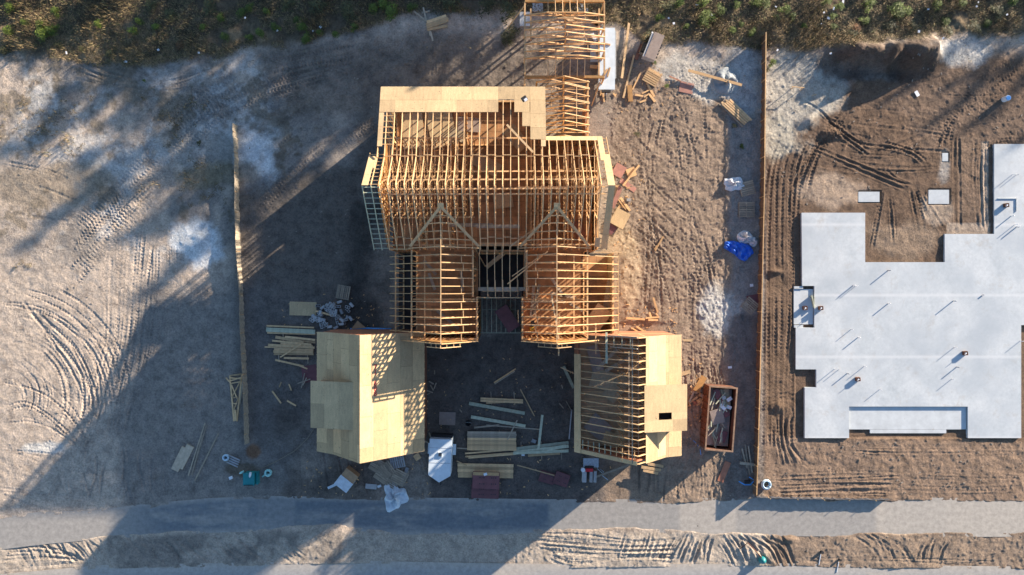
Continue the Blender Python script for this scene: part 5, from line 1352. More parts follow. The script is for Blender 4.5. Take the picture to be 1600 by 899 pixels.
# small tool station by the right garage
x, y, _ = G(920, 733)
t = thing('saw_table', 'steel saw table with red saw and white bucket below the right garage gable', 'table', (x, y, 0))
MB().box((x+.1, y+.75, .75), (1.35, .8, .08)).build('table_top', 'steel', t)
for a, b in ((-.5, .4), (.7, .4), (-.5, 1.1), (.7, 1.1)): MB().box((x+a, y+b, .36), (.06, .06, .7)).build('leg', 'steel', t)
MB().box((x-.05, y+.12, .75), (.65, .28, .28)).build('saw_motor', 'red', t); MB().box((x-.05, y+.42, .86), (.8, .12, .12)).build('saw_guard', 'black', t)
for a in (-.45, .15, .5): MB().box((x+a, y-.55, .3), (.36 if a < 0 else .26, 1.0, .5), -.03).build('cabinet', 'block', t)
x2, y2, _ = G(909.5, 730.5); one(MB().tube([(x2, y2, .5), (x2, y2, .9)], [.16, .19], 14), 'white_bucket', 'litter', 'round white bucket at the left end of the saw table', 'bucket', (x2, y2, .02))
board_on(929, 744, 981, 725, .18, .06, 'lumber_grey', 'long pole leaning from the saw table to the right garage gable', z=.3)
for k, (a, b) in enumerate([((930, 722), (942, 740)), ((938, 733), (950, 750))]):
    mb = MB().tube([G(a[0], a[1], .1), G(a[0]+5, a[1]+4, .1), G(a[0]+3, a[1]+10, .1), G(b[0], b[1], .1)], .025, 6); one(mb, 'cable', 'hosepale', ['pale cable looping right of the saw table', 'pale cable below the leaning pole'][k], 'cable', G(*a), smooth=True)
for (u0, v0, u1, v1) in [(1000, 727, 1030, 732), (1003, 732, 1026, 737), (1010, 722, 1034, 726)]: bl_(u0, v0, u1, v1, .24, 'lumber_pale', 'pale board sticking out below the right garage front', .5, 'boards below the right garage')

# dumpster
t = thing('dumpster', 'open rusty roll-off dumpster full of scrap between the right garage and the fence', 'dumpster', (18.1, -11.3, 0))
rz = R(-4.2); ca, sa = math.cos(rz), math.sin(rz)
def D(a, b, z=0): return (18.12+a*ca-b*sa, -11.38+a*sa+b*ca, z)
for s in (-1, 1): MB().box(D(s*1.17, 0, .98), (.07, 5.5, 1.7), rz).build('side_wall', 'rust', t)
MB().box(D(0, 2.72, .98), (2.26, .07, 1.7), rz).build('end_wall', 'rust', t); d_ = MB().box(D(0, -2.72, .98), (2.26, .07, 1.7), rz).build('rear_door', 'rust', t)
MB().box(D(0, -2.78, 1.2), (.4, .05, .3), rz).build('latch', 'rust_edge', d_)
MB().box(D(0, 0, .2), (2.3, 5.4, .12), rz).build('floor', 'rust', t)
mb = MB()
for s in (-1, 1): mb.bar(D(s*1.17, -2.8, 1.86), D(s*1.17, 2.8, 1.86), .13, .1)
for s in (-1, 1): mb.bar(D(-1.1, s*2.74, 1.862), D(1.1, s*2.74, 1.862), .13, .1)
mb.build('rim', 'rust_edge', t)
mb = MB()
for s in (-1, 1):
    for k in range(9): mb.box(D(s*1.25, -2.4+k*.6, 1.0), (.09, .1, 1.5), rz)
mb.build('rib', 'rust', t)
mb = MB()
for s in (-.55, .55): mb.bar(D(s, 2.8, .1), D(s, -2.8, .1), .1, .2)
mb.build('skid', 'rust', t)
def in_d(a, b, z, w, l, ang, m, lab, grp='debris inside the dumpster', th=.04, tilt=0):
    p = D(a, b, z+.36); one(MB().box(p, (w, l, th), R(ang)+rz, tilt), 'scrap_board' if w < .4 else 'scrap_sheet', m, lab, 'scrap', p, grp if grp else None)
one(MB().box(D(0, 0, .7), (2.0, 5.0, .8), rz), 'debris_bed', 'tan', 'dusty mixed debris filling the bottom of the rusty dumpster', 'debris', D(0, 0, .3))
DB = .38
in_d(.1, 1.3, 1.0, .5, 2.6, 28, 'maroon', 'maroon board lying diagonally in the dumpster', None); in_d(-.2, .1, 1.05, 1.1, 1.3, 20, 'tan', 'square tan sheet in the middle of the dumpster', None, tilt=.1)
in_d(.3, 1.7, .9, 1.0, 1.6, 10, 'ply_grey', 'greyish plywood offcut at the top end of the dumpster', None); in_d(.4, -1.6, .95, .7, 1.0, -15, 'maroon', 'maroon offcut at the lower end of the dumpster', None)
for k in range(24): in_d(random.uniform(-.85, .5), random.uniform(-2.3, -.2) if k < 16 else random.uniform(.6, 2.4), .85+k*.012, .09, random.uniform(.6, 1.6), random.uniform(-40, 40), 'lumber_green' if k % 3 else 'lumber_grey', 'pale stick tangled in the debris of the dumpster', tilt=random.uniform(-.12, .12))
for k in range(6): in_d(random.uniform(-.3, .8), random.uniform(.8, 2.3), 1.0+k*.02, .3, random.uniform(.3, .6), random.uniform(-90, 90), 'litter' if k % 2 else 'block', 'white packaging scrap at the top end of the dumpster')
# scraps by the dumpster
sheet_on(1092, 599, .55, 1.5, -30, 'orange_beam', 'orange plywood offcut at the upper left corner of the dumpster', z=.35, name='offcut', th=.06)
sc = 'scrap offcuts between the right garage and the dumpster'
for k in range(16):
    u, v = random.uniform(1075, 1098), random.uniform(603, 645); sheet_on(u, v, random.uniform(.12, .28), random.uniform(.3, 1.1), random.uniform(-60, 60), random.choice(['lumber', 'lumber_pale', 'lumber_grey', 'maroon_wall']), 'pale wood offcut in the heap between the right garage and the dumpster', z=.05+k*.01, name='offcut', th=.04, group=sc)
sheet_on(1070, 583, 1.0, .35, 15, 'ply', 'triangular plywood scrap at the right garage eave', name='offcut', z=.05); sheet_on(1074, 532, .9, .2, 0, 'ply', 'thin plywood strip right of the right garage rear corner', name='offcut')
sheet_on(1131, 737, .55, 1.9, -22, 'maroon_wall', 'faded maroon strip on the ground below the dumpster', name='offcut')
for (u0, v0, u1, v1) in [(1163, 694, 1170, 742), (1168, 696, 1174, 738), (1158, 700, 1166, 730)]: board_on(u0, v0, u1, v1, .12, .04, 'lumber_grey', 'grey batten leaning together with others against the brown fence base', z=.1, group='battens by the fence foot')
board_on(1154, 722, 1177, 725, .25, .04, 'lumber_grey', 'grey board crossing the battens by the fence foot', z=.25)
one(MB().tube([G(1154, 752, .1), G(1163, 757, .1), G(1172, 757, .12), G(1178, 750, .12), G(1170, 745, .1)], .06, 8), 'blue_hose', 'hoseblue', 'bright blue hose looped left of the fence\'s lower end', 'hose', G(1160, 756), smooth=True)
x, y, _ = G(1163, 753); one(MB().tube([(x, y, .05), (x+.5, y+.1, .1)], [.16, .12], 10), 'black_pipe', 'black', 'short black pipe beside the blue hose', 'pipe', (x, y, .05))
coil(1195.5, 756, .36, 'hosepale', 'pale blue hose coil right of the fence\'s lower end', rt=.07)
mb = MB().tube([G(1078, 685, .08), G(1085, 690, .08), G(1093, 700, .08), G(1095, 712, .08)], .03, 6); one(mb, 'blue_cable', 'hoseblue', 'thin blue cable on the ground left of the dumpster', 'cable', G(1085, 690), smooth=True)
# bags and tarpaulin by the fence
drape(1146, 288, 16, 11, 'bag', 'white bag with a folded flap next to the uppermost pallet by the fence', 'white_bag', .35, 5, 'bag', 4, irr=.12)
drape(1163, 371, 11, 11, 'bag', 'round white bulk bag above the blue tarpaulin', 'white_bag', .7, 8, 'bag', 2, irr=.06)
drape(1176, 378, 6.5, 8, 'bag', 'smaller white bag squeezed against the fence', 'white_bag', .5, 9, 'bag', 2, irr=.08)
def tarp():
    sp = [G(1131, 383), G(1142, 385), G(1153, 389), G(1163, 395), G(1170, 402)]; wd = [.28, .5, .62, .8, .55]
    mb = MB(); n = 15
    P = []
    for k in range(33):
        t = k/32*4; i = min(3, int(t)); f = t-i
        P.append((sp[i][0]*(1-f)+sp[i+1][0]*f, sp[i][1]*(1-f)+sp[i+1][1]*f, wd[i]*(1-f)+wd[i+1]*f))
    for k, (x, y, w) in enumerate(P):
        a, b = P[max(0, k-1)], P[min(32, k+1)]; d = unit((b[0]-a[0], b[1]-a[1], 0)); nr = (-d[1], d[0])
        for j in range(n):
            q = j/(n-1)*2-1; zz = .34*(1-q*q)**.5*(.6+.4*math.sin(k*.7))+.1*math.sin(q*9+k*.6)+.06*math.sin(k*1.7+q*4)+.04
            mb.v.append((x+nr[0]*q*w, y+nr[1]*q*w, max(.02, zz)+.05))
    for k in range(32):
        for j in range(n-1): a = k*n+j; mb.f.append((a, a+n, a+n+1, a+1))
    o = len(mb.v); mb.v += [(v[0], v[1], -.02) for v in mb.v[:o]]
    for k in range(32): mb.f.append((k*n, o+k*n, o+(k+1)*n, (k+1)*n)); mb.f.append((k*n+n-1, (k+1)*n+n-1, o+(k+1)*n+n-1, o+k*n+n-1))
    for j in range(n-1): mb.f.append((j, j+1, o+j+1, o+j)); mb.f.append((32*n+j, o+32*n+j, o+32*n+j+1, 32*n+j+1))
    one(mb, 'blue_tarpaulin', 'tarp', 'bright blue crumpled tarpaulin trailing from the white bags by the fence', 'tarpaulin', G(1155, 390), smooth=True)
tarp()
sheet_on(1174, 446, .3, .25, 5, 'litter', 'tiny white scrap by the fence below the blue tarpaulin', name='paper_scrap', cat='paper')
sheet_on(1140, 574, .35, .2, 5, 'litter', 'tiny white scrap on the ground above the dumpster', name='paper_scrap', cat='paper')

# debris right of the house
sheet_on(967, 267, 1.0, 1.1, -30, 'maroon_lit', 'maroon offcut nearest the upper right house gable', name='offcut'); sheet_on(981, 290, .45, 1.6, 55, 'maroon_lit', 'narrow maroon strip under the crossed boards right of the house', name='offcut')
sheet_on(963, 309, .4, 2.0, -22, 'maroon_lit', 'upright maroon strip close to the right gable wall', z=.1, name='offcut')
board_on(973, 291, 998, 259, .17, .05, 'lumber', 'light board pointing away from the right gable', z=.15)
sheet_on(986, 270, .8, .8, 20, 'lumber', 'triangular orange offcut under the light board', name='offcut', z=.08)
sheet_on(968, 342, 1.35, 1.5, -28, 'ply', 'square plywood sheet against the lower right gable of the house', z=.25)
sheet_on(954, 358, .8, .8, 50, 'maroon', 'dark maroon offcut below the square plywood sheet', name='offcut', z=.1)
hs = 'offcuts scattered right of the house'
for (u0, v0, u1, v1, w) in [(969, 309, 984, 330, .2), (966, 312, 978, 328, .12), (962, 290, 970, 298, .14), (1036, 370, 1023, 392, .14), (1020, 465, 1027, 488, .16), (978, 497, 1007, 499, .18), (1008, 497, 1029, 495.5, .14), (1012, 500, 1027, 500, .16), (1014, 488, 1017, 496, .16), (1024, 489, 1028, 495, .12), (986, 512, 996, 518, .1), (994, 510, 1006, 518, .14), (978, 476, 984, 476.5, .05), (1022, 390, 1026, 384, .1)]:
    board_on(u0, v0, u1, v1, w, .05, 'lumber', 'sunlit wood offcut on the churned soil right of the house', group=hs)
sheet_on(981.5, 313, .34, .25, 0, 'block', 'small white block among the offcuts right of the house', name='small_block', cat='block', th=.15)
for k in range(14):
    u, v = 962+random.uniform(0, 20), 262+random.uniform(0, 70); sheet_on(u, v, .1, random.uniform(.2, .5), random.uniform(0, 180), 'lumber', 'sunlit wood offcut on the churned soil right of the house', name='board', group=hs)
# upper right materials
board_on(982, 38, 971, 124, .2, .06, 'lumber_pale', 'longest pale board standing up the picture just right of the white trailer', z=.12)
board_on(990.5, 87, 973.5, 154, .17, .06, 'lumber_pale', 'second long board, its foot at the orange offcut')
board_on(1001, 113, 988, 141, .12, .05, 'lumber', 'third board, short, between the long ones and the sunlit pallet')
sheet_on(984, 147, .42, 1.45, 4, 'orange_beam', 'orange thick offcut at the foot of the long boards', name='offcut', th=.1)
board_on(1011, 56, 1000, 84, .3, .06, 'lumber', 'orange plank leaning on the block stack', z=.1); board_on(1003, 70, 993, 94, .35, .05, 'maroon_wall', 'dull red plank beside the block stack')
x, y, _ = G(1018, 78)
t = thing('block_stack', 'stack of grey blocks half covered by a brown sheet, right of the long boards', 'block stack', (x, y, 0))
MB().box((x, y, .38), (1.15, 2.2, .75), R(-22)).build('block_pile', 'block', t)
MB().box((x+.12, y+.05, .79), (.95, 2.35, .03), R(-22)).build('cover_sheet', 'tan', t)
mb = MB(); a = R(-22)
for k in range(4):
    for j in range(2): lx, ly = -.78+.2*j, -.62+k*.2; mb.box((x+lx*math.cos(a)-ly*math.sin(a), y+lx*math.sin(a)+ly*math.cos(a), .62), (.13, .12, .26), a)
mb.build('hollow', 'black', t)
mb = MB()
for k in range(5): lx, ly = .62, -.75+k*.3; mb.box((x+lx*math.cos(a)-ly*math.sin(a), y+lx*math.sin(a)+ly*math.cos(a), .70), (.12, .14, .18), a)
mb.build('hollow', 'black', t)
mb = MB()
for k in range(2): lx, ly = -.78, -.35; mb.box((x+(lx+.1)*math.cos(a)-ly*math.sin(a), y+(lx+.1)*math.sin(a)+ly*math.cos(a), .37), (.5, .95, .7), a)
mb.build('front_blocks', 'block', t)
for k, (u0, v0, u1, v1, w) in enumerate([(992, 149, 1004, 151, .16), (1003, 147, 1013, 142, .13), (1006, 153, 1014, 147, .12), (999, 161, 1009, 157, .15), (1012, 134, 1022, 152, .2), (1014, 148, 1023, 160, .2), (1010, 130, 1016, 140, .14), (998, 21, 996, 25, .3), (941, 143, 944, 160, .1), (958, 146, 962, 152, .12), (943, 130, 938, 150, .1)]):
    board_on(u0, v0, u1, v1, w, .05, 'lumber', 'short pale offcut in the scatter below the sunlit pallet', group='offcuts below the sunlit pallet')
sheet_on(1072, 138, 1.25, .95, -12, 'maroon_lit', 'sunlit pinkish maroon board lying alone on the sand', name='offcut'); board_on(1045, 120, 1063, 128, .1, .04, 'maroon_wall', 'thin maroon strip pointing at the lone pinkish board')
# concrete lump
drape(1134, 128, 20, 21, 'lump', 'round pale hardened concrete heap near the upper end of the brown fence', 'concrete_heap', .42, 12, 'concrete heap', 3, irr=.05, rough=.25)
board_on(1073, 113, 1156, 136, .24, .06, 'lumber', 'long orange board lying over the concrete heap', z=.35)
ps = 'boards of the slanting pile near the fence'
for k in range(6): board_on(1123+k*3.2, 161-k*1.5+abs(k-2), 1160+k*2.6, 197-k*2.2+abs(k-2), .14, .05, 'lumber_pale' if k % 2 else 'lumber_grey', 'board in the neat slanting pile between concrete heap and fence', z=.08+.05*(k % 2), group=ps)
for k in range(4): board_on(1127+k*3.2, 164-k*1.5, 1162+k*2.6, 196-k*2.2, .13, .05, 'lumber_pale', 'board in the neat slanting pile between concrete heap and fence', z=.17, group=ps)
# upper left pile
pl = 'boards of the pile near the scrub'
for (u0, v0, u1, v1) in [(668, 38, 698, 28), (667, 42, 701, 32), (668, 46, 701, 35), (668, 49, 700, 43)]: board_on(u0, v0, u1, v1, .24, .06, 'lumber_pale', 'board in the small fanned pile by the scrub above the house', z=.15, group=pl)
for (u0, v0, u1, v1) in [(662, 14, 667, 35), (648, 20, 668, 37), (671, 48, 673, 58), (673, 50, 677, 66), (660, 22, 672, 19)]: board_on(u0, v0, u1, v1, .14, .05, 'lumber_grey', 'odd batten crossing the small pile by the scrub', z=.08, group='odd battens by the scrub pile')
board_on(813, 4, 822, 4, .06, .04, 'lumber_pale', 'thin stick at the top edge left of the rear wing'); board_on(354, 76, 364, 84, .06, .04, 'lumber_pale', 'thin stick at the scrub edge far left')
# things on the right lot
x, y, _ = G(1568, 156)
t = thing('white_barrel', 'white and blue drum standing on the brown fill above the slab', 'barrel', (x, y, 0)); MB().tube([(x, y, .02), (x, y, .6)], .24, 16).build('drum', 'litter', t, smooth=False); MB().tube([(x, y, .6), (x, y, .64)], .2, 14).build('lid', 'hoseblue', t)
sheet_on(1432, 147, .3, .5, 30, 'litter', 'small white rubbish scrap on the fill right of the mounds', name='paper_scrap', cat='paper')
board_on(1232, 139, 1252, 141, .06, .04, 'lumber', 'thin orange lath on the pale sand right of the fence', z=.6)
for (u, v) in ((1235, 140), (1250, 141)): one(MB().box((gx(u), gy(v), .35), (.05, .05, .7)), 'marker_stake', 'lumber_pale', 'thin wooden stake holding the orange lath', 'stake', G(u, v), 'lath stakes')
board_on(1268, 150, 1275, 148, .05, .04, 'lumber_pale', 'small lath near the fill edge')
# leaning pipe and ball at the road edge
t = thing('bent_pipe', 'rusty bent pipe reaching from the verge ruts to the green ball', 'pipe', G(1156, 857))
MB().tube([G(1156, 857, .1), G(1166.5, 846, .35), G(1187, 868, .5)], .045, 8).build('tube', 'rust', t)
x, y, _ = G(1189, 873)
one(MB().tube([(x, y, .02), (x, y, .15), (x, y, .35), (x, y, .55), (x, y, .7), (x, y, .76)], [.2, .3, .33, .28, .14, .03], 16), 'green_ball', 'teal', 'dark green rounded dome standing on the verge beside the road', 'dome', (x, y, 0), smooth=True)
for (u, v) in [(1283, 862), (1311, 874)]:
    x, y, _ = G(u, v); one(MB().tube([(x, y, -.1), (x, y, .28)], .14 if u < 1300 else .1, 12), 'capped_pipe', 'black', {1283: 'larger dark pipe end sticking up in the right verge', 1311: 'smaller dark pipe end sticking up in the right verge'}[u], 'pipe', (x, y, -.1))
    one(MB().tube([G(u-1, v+4, .06), G(u-4, v+20, .06)], .04, 6), 'white_stick', 'litter', {1283: 'thin white strip running from the larger pipe end to the road', 1311: 'thin white strip running from the smaller pipe end to the road'}[u], 'strip', G(u, v+4))
# litter in the scrub
lt = 'litter in the scrub'
for (u, v) in [(106, 84), (199, 98), (385, 30), (490, 50), (502, 44), (435, 50), (1211, 12), (1285, 22), (1293, 30), (1315, 5), (1240, 25), (1281, 39), (1525, 6), (1523, 12), (1447, 17), (1213, 80), (1295, 86), (1088, 9), (1110, 25), (1044, 30), (1052, 38), (1570, 25), (1430, 53), (1470, 62), (1125, 17), (1018, 54), (314, 85), (250, 80), (1193, 90), (1300, 16)]:
    x, y, _ = G(u, v); z = gz(x, y)+.22; one(MB().box((x, y, z), (random.uniform(.12, .3), random.uniform(.1, .2), .04), random.uniform(0, 3)), 'litter_scrap', 'litter', 'tiny white scrap of litter lying in the scrub', 'litter', (x, y, z), lt)

# fine builders' waste strewn on the soil
def chips(n, regions, mat, label, name):
    r3 = random.Random(77+n); mb = MB()
    for k in range(n):
        (u0, v0, u1, v1) = r3.choice(regions); x, y, _ = G(r3.uniform(u0, u1), r3.uniform(v0, v1))
        l = r3.uniform(.06, .22); w = r3.uniform(.04, .09); mb.box((x, y, gz(x, y)+.03), (w, l, .03), r3.uniform(0, 3.14))
    o = mb.build(name, mat); o.location = (0, 0, 0); tag(o, label, 'debris', kind='stuff')
chips(420, [(665, 545, 895, 690), (665, 690, 960, 778), (955, 240, 1010, 520), (975, 480, 1060, 520), (440, 460, 600, 515), (930, 90, 1060, 190), (470, 710, 680, 778), (1060, 560, 1100, 700)], 'lumber', 'fine wood chips and offcuts strewn over the soil around the buildings', 'wood_chips')
chips(500, [(0, 120, 590, 780), (960, 100, 1180, 780), (1200, 90, 1600, 320), (1190, 690, 1600, 775), (0, 838, 1600, 884)], 'block_dark', 'small stones and clods strewn over the bare ground', 'small_stones')

# ------------------------------------------------------------------ vegetation
def blades(n, r, hmax, w, seed, up=.4, mode='bush'):
    r2 = random.Random(seed); mb = MB()
    for k in range(n):
        if k % 24 == 0: aa = r2.uniform(0, 6.283); qq = r*r2.uniform(.1, .95); ox, oy, hs_ = qq*math.cos(aa), qq*math.sin(aa), r2.uniform(.5, 1.2)
        a = r2.uniform(0, 6.283); q = r*.42*r2.random()**.6; cx, cy = ox+q*math.cos(a), oy+q*math.sin(a); q = math.hypot(cx, cy); q = min(q, r)
        cz = hmax*hs_*(1.1-(q/r)**1.4*.8)*r2.uniform(.3, 1.0)
        l = r*r2.uniform(.18, .42); b = r2.uniform(0, 6.283); dz = r2.uniform(-.2, up)*l
        dx, dy = math.cos(b)*l, math.sin(b)*l; sx, sy = -math.sin(b)*w*r2.uniform(.6, 1.4), math.cos(b)*w
        i = len(mb.v); mb.v += [(cx-sx, cy-sy, cz), (cx+sx, cy+sy, cz), (cx+dx, cy+dy, cz+dz)]; mb.f.append((i, i+1, i+2))
    return mb
def shrub_proto(mat, seed, n=260, r=.6, h=.7):
    o = thing('young_pine' if mat == 'young' else 'shrub', 'x', 'shrub', (0, 0, 0))
    blades(n, r, h, .035, seed).build('foliage', mat, o)
    MB().tube([(0, 0, -.1), (0, 0, h*.7)], [.03, .012], 6).build('stem', 'bark', o)
    return o
protos = {m: [shrub_proto(m, 20+k+10*j, 300 if m == 'young' else 220) for k in range(2)] for j, m in enumerate(('young', 'olive', 'orange_shrub'))}
used_p = set()
def shrub(u, v, s, m='young', label='', group=None):
    o = random.choice(protos[m]); x, y, _ = G(u, v); z = gz(x, y)
    if id(o) in used_p: c = copy_tree(o, (x, y, z), random.uniform(0, 6.28))
    else: c = o; used_p.add(id(o)); c.location = (x, y, z)
    s *= .78; c.scale = (s*random.uniform(.8, 1.2), s*random.uniform(.8, 1.2), s*1.1); c['label'] = label
    if group: c['group'] = group
for (u, v, s) in [(70, 42, 1.3), (84, 50, 1.2), (18, 52, 1.3), (72, 56, 1.5), (44, 38, 1.), (90, 20, 1.), (20, 15, 1.2), (158, 40, 1.1), (213, 51, 1.1), (220, 35, .9), (247, 44, .8), (320, 45, .8), (354, 60, 1.1), (380, 22, 1.1), (347, 30, 1), (392, 15, .9), (418, 20, 1), (432, 45, 1.1), (408, 54, .9), (392, 60, .8), (474, 45, 1.1), (466, 34, .9), (480, 63, 1.1), (500, 52, .8), (555, 44, .9), (600, 8, 1.4), (612, 22, 1.5), (585, 15, 1.2), (643, 15, 1.1), (525, 55, .8),
                  (1102, 28, 1.6), (1096, 36, 1.3), (1125, 18, 1.3), (1072, 43, .8), (1028, 30, .9), (1143, 50, 1.), (1172, 54, .9), (1176, 50, .8), (1157, 40, .6), (1225, 18, 1.4), (1192, 8, 1.3), (1212, 30, .7), (1254, 42, .7), (1237, 27, .9), (1299, 27, .8), (1301, 43, .8), (1310, 12, .9), (1355, 8, 1.3), (1396, 16, 1.6), (1402, 25, 1.3), (1414, 20, 1.1), (1475, 35, 1.1), (1460, 10, 1.1), (1290, 5, 1), (1180, 5, 1.2), (1100, 5, 1.4), (1060, 8, 1.2), (1150, 10, 1.), (1350, 34, 1), (1580, 5, 1), (1500, 8, 1.1), (1540, 38, 1.)]:
    shrub(u, v, s, 'young', 'bright green young pine sprouting in the dry scrub at the top of the picture', 'young pines in the scrub')
for (u, v, s) in [(130, 78, .8), (175, 85, 1), (95, 72, .9), (240, 10, 1.2), (1010, 60, 1.2), (1045, 12, 1.4), (1520, 45, 1.3), (1480, 50, 1.1), (1555, 20, 1.4), (1425, 45, 1.1), (1330, 55, 1), (1390, 40, 1.2), (795, 20, 2.2), (760, 10, 1.8), (705, 8, 1.6), (500, 12, 1.7), (545, 20, 1.6), (330, 10, 1.6), (800, 55, 1.5), (790, 62, 1.2), (10, 80, 1), (270, 26, 1.3), (450, 8, 1.4)]:
    shrub(u, v, s, 'olive', 'dull olive shrub in the dark scrub at the top of the picture', 'olive shrubs in the scrub')
for (u, v, s, lab, m) in [(1206, 99, .8, 'yellow green shrub just right of the fence top', 'young'), (1199, 110, .5, 'smaller dark green shrub under the yellow green one by the fence', 'olive'), (1158, 229, .55, 'small yellow green tuft left of the fence, halfway down', 'young'),
                          (1335, 46, .9, 'dead orange brown bush above the dirt mounds', 'orange_shrub'), (283, 73, .9, 'dead orange bush at the lower scrub edge, far left', 'orange_shrub'), (312, 224, .5, 'lone green tuft on the pale sand left of the tan silt fence', 'olive'),
                          (1147, 197, .5, 'small olive tuft by the slanting board pile', 'olive'), (995, 210, .6, 'small olive tuft on the soil right of the house', 'olive'), (1041, 135, .5, 'small green tuft beside the thin maroon strip', 'young'), (227, 127, .4, 'tiny green tuft below the scrub, left', 'young'), (1012, 70, .6, 'green tuft sprouting behind the block stack', 'olive'), (1022, 99, .5, 'green tuft at the foot of the block stack', 'young')]:
    shrub(u, v, s, m, lab)
# ground cover
def cover():
    r2 = np.random.default_rng(9); n = 210000
    u = r2.uniform(-60, 1680, n); v = r2.uniform(-110, 108, n)
    x = (u-800)/S0; y = -(v-449.5)/S0
    i = np.clip(np.searchsorted(XS, x), 0, nx-1); j = np.clip(np.searchsorted(YS, y), 0, ny-1)
    ok = (scrub[j, i] > r2.random(n)*.9+.05) & (fbm(x, y, .35, 3, 160) > .36)
    uu = r2.uniform(-20, 360, n); vv = r2.uniform(150, 430, n); wk = r2.random(n) < .22
    u2 = np.where(wk, uu, u); v2 = np.where(wk, vv, v); x2 = (u2-800)/S0; y2 = -(v2-449.5)/S0
    wm = wk & (fbm(x2, y2, .22, 4, 240) > .54) & (fbm(x2, y2, 1.6, 3, 250) > .58) & (v2 < 430-.25*u2)
    x = np.where(wm, x2, x); y = np.where(wm, y2, y)
    i = np.clip(np.searchsorted(XS, x), 0, nx-1); j = np.clip(np.searchsorted(YS, y), 0, ny-1)
    ok = ok | wm
    ok |= (r2.random(n) < .012)
    l_cap = np.where(wm, .5, 1.0)[ok]
    x, y, z = x[ok], y[ok], Z[j, i][ok]; n = len(x)
    cl = fbm(x, y, .6, 3, 170)
    l = r2.uniform(.08, .26, n)*l_cap; a = r2.uniform(0, 6.283, n); h = r2.uniform(.03, .16, n)+np.clip(cl-.42, 0, 1)*1.9*r2.random(n)
    w = r2.uniform(.012, .035, n)
    base = np.stack([x, y, z+h*.6], -1); d = np.stack([np.cos(a)*l, np.sin(a)*l, h*.7+r2.uniform(-.05, .05, n)], -1); s = np.stack([-np.sin(a)*w, np.cos(a)*w, np.zeros(n)], -1)
    vs = np.stack([base-s, base+s, base+d], 1).reshape(-1, 3)
    me = bpy.data.meshes.new('scrub_cover'); me.vertices.add(len(vs)); me.vertices.foreach_set('co', vs.astype(np.float32).ravel())
    me.loops.add(n*3); me.loops.foreach_set('vertex_index', np.arange(n*3, dtype=np.int32)); me.polygons.add(n); me.polygons.foreach_set('loop_start', (np.arange(n)*3).astype(np.int32)); me.update(calc_edges=True)
    me.materials.append(M['cover']); o = bpy.data.objects.new('scrub_cover', me); COL.objects.link(o); tag(o, 'low dry brown scrub covering the ground along the top edge', 'scrub', kind='stuff')
cover()
# tall pines beyond the upper edge
def pine_proto(seed, h=14):
    r2 = random.Random(seed); o = thing('pine_tree', 'x', 'tree', (0, 0, 0), 'pines beyond the scrub')
    MB().tube([(0, 0, -.3), (.05, .02, h*.5), (0, 0, h*.97)], [.2, .13, .03], 8).build('trunk', 'bark', o)
    mb = MB(); br = MB()
    for k in range(34):
        z = h*(.42+.56*(k/33)); L = (1.0-(k/33))*2.3+.45; L *= r2.uniform(.6, 1.15); a = r2.uniform(0, 6.283)
        tip = (math.cos(a)*L, math.sin(a)*L, z+L*.25); br.tube([(0, 0, z), tip], [.035, .01], 5)
        for c in range(5):
            t = .35+.65*c/4; cx, cy, cz = tip[0]*t, tip[1]*t, z+L*.25*t; rad = .28+.22*r2.random()
            for q in range(34):
                b = r2.uniform(0, 6.283); e = r2.uniform(-1, 1); s = math.sqrt(1-e*e)
                dx, dy, dz = math.cos(b)*s*rad, math.sin(b)*s*rad, e*rad*.7
                i = len(mb.v); w = .035; mb.v += [(cx-dy*w*3, cy+dx*w*3, cz+.02), (cx+dy*w*3, cy-dx*w*3, cz-.02), (cx+dx*1.25, cy+dy*1.25, cz+dz)]; mb.f.append((i, i+1, i+2))
    mb.build('crown', 'needles', o); br.build('branches', 'bark', o)
    return o
PP = [pine_proto(61), pine_proto(62), pine_proto(63)]; used_t = set()
SH = 74.6   # shadow length in sketch pixels per metre of height
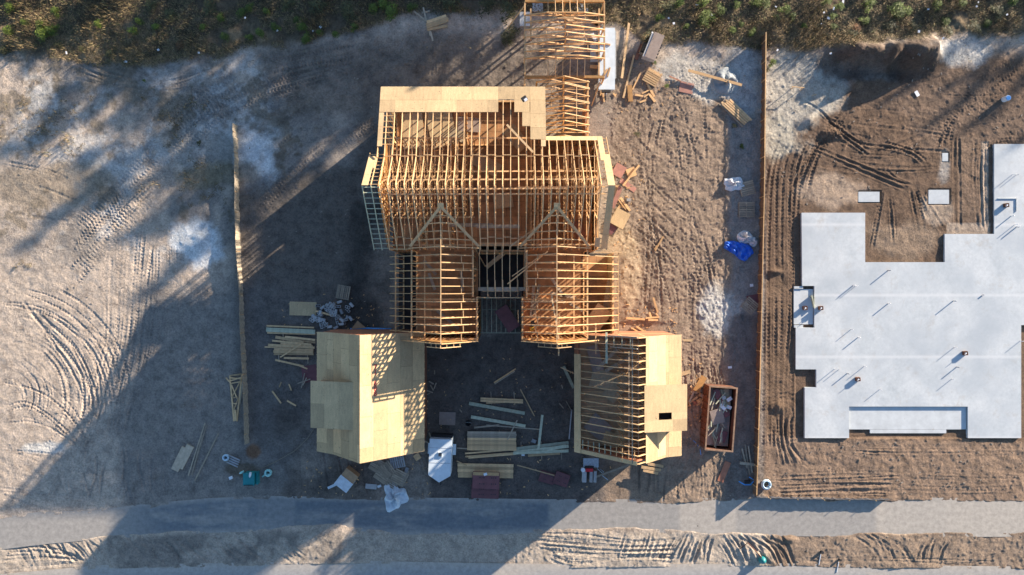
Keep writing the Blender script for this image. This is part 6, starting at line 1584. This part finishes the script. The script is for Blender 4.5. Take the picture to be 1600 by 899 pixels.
TREES = [(330, 345, 15, 1.3), (385, 310, 15, 1.1), (290, 370, 15, 1.1), (215, 385, 14, 1.5), (175, 395, 15, 1.2), (420, 265, 14, 1.4), (460, 190, 12, 1.5), (380, 230, 13, 1.5), (300, 200, 12, 1.6), (500, 190, 12, 1.2), (120, 345, 14, 1.1), (50, 90, 11, 1.6), (170, 70, 11, 1.5), (340, 60, 11, 1.5), (510, 45, 10, 1.6), (620, 30, 10, 1.6), (700, 30, 10, 1.6), (790, 60, 9, 1.3), (15, 405, 15, 1.0), (70, 350, 14, 1.1), (205, 480, 17, 1.25), (235, 455, 16, 1.0), (262, 492, 15.5, .55), (0, 260, 14, 1.4), (110, 280, 13, 1.5), (60, 230, 13, 1.3), (240, 300, 14, 1.3), (170, 330, 14, 1.2), (290, 330, 15, 1.0), (330, 300, 13, 1.2), (60, 180, 12, 1.2),
         (20, 120, 12, 1.3), (200, 150, 12, 1.2), (330, 120, 12, 1.0), (420, 190, 13, 1.3), (470, 230, 13, 1.2), (250, 240, 13, 1.0), (150, 210, 13, .9), (380, 80, 11, 1.2), (480, 90, 11, 1.3), (560, 70, 10, 1.2), (530, 150, 12, 1.2), (590, 120, 10, 1.2),
         (640, 60, 10, 1.3), (700, 100, 10, 1.3), (760, 90, 10, 1.3), (800, 120, 9, 1.1), (740, 40, 9, 1.2), (560, 20, 9, 1.3), (450, 20, 10, 1.2), (100, 40, 10, 1.2), (250, 50, 10, 1.1), (845, 95, 8, .8), (930, 110, 8, .6), (1010, 60, 8, .8),
         (1120, 30, 8, 1.), (1200, 20, 8, .9), (1300, 30, 8, 1), (1450, 20, 9, 1.1), (1560, 15, 9, 1.1), (1250, 190, 13, .5), (1330, 60, 11, .7), (1370, 175, 15, .8), (1440, 205, 16, .8), (1500, 215, 16, .8), (1560, 250, 16, .7), (1520, 120, 13, 1.0), (1580, 140, 13, 1.0), (1470, 150, 13, .8), (1080, 140, 11, .35), (640, 10, 9, 1.2)]
for (tu, tv, h, wsc) in TREES:
    L = h*SH; bu, bv = tu+.784*L, tv-.621*L
    if bv > -70: L = (tv+90)/.621; bu, bv = tu+.784*L, -90.; h = L/SH
    k = random.randrange(3); o = PP[k]
    if tu < 620: wsc *= (1.35 if .621*tu+.784*tv < 465 else .95)
    x, y, _ = G(bu, bv)
    if k in used_t: c = copy_tree(o, (x, y, 0), random.uniform(0, 6.28))
    else: c = o; used_t.add(k); c.location = (x, y, 0)
    c.scale = (wsc*max(.6, h/14), wsc*max(.6, h/14), h/14)
    c['label'] = 'tall pine with a ragged crown standing beyond the scrub, outside the top of the picture'

for o in [o for o in bpy.data.objects if o.get('label') == 'x']:
    for c in list(o.children): bpy.data.objects.remove(c)
    bpy.data.objects.remove(o)
# drop helper properties
for o in bpy.data.objects:
    if '_o' in o: del o['_o']

# ------------------------------------------------------------------ camera, light
cam = bpy.data.cameras.new('camera'); cam.lens = 24; cam.sensor_width = 36; cam.clip_end = 4000
co_ = bpy.data.objects.new('camera', cam); COL.objects.link(co_); co_.location = (0, 0, H); co_.rotation_euler = (0, 0, 0); scene.camera = co_
sun = bpy.data.lights.new('sun', 'SUN'); sun.energy = 5.0; sun.angle = R(.6); sun.color = (1, .86, .70)
so = bpy.data.objects.new('sun', sun); COL.objects.link(so)
from mathutils import Vector
el = math.atan(TAN); sd = Vector((.784*math.cos(el), .621*math.cos(el), math.sin(el)))
so.rotation_euler = (-sd).to_track_quat('-Z', 'Y').to_euler(); so.location = (60, 50, 40)
w = bpy.data.worlds.new('World'); scene.world = w; w.use_nodes = True
nt = w.node_tree; bg = nt.nodes['Background']; sky = nt.nodes.new('ShaderNodeTexSky'); sky.sky_type = 'NISHITA'; sky.sun_disc = False
sky.sun_elevation = el; sky.sun_rotation = math.atan2(.784, .621)
sky.air_density = 1.0; sky.dust_density = .6; sky.ozone_density = 1.5
tint = nt.nodes.new('ShaderNodeMix'); tint.data_type = 'RGBA'; tint.blend_type = 'MULTIPLY'; tint.inputs[0].default_value = 1; tint.inputs[7].default_value = (.84, .97, 1.13, 1)
nt.links.new(sky.outputs[0], tint.inputs[6]); nt.links.new(tint.outputs[2], bg.inputs[0]); bg.inputs[1].default_value = .082
scene.view_settings.view_transform = 'Standard'; scene.view_settings.look = 'None'; scene.view_settings.gamma = 1
scene.view_settings.exposure = 1.55
scene.render.engine = 'CYCLES'
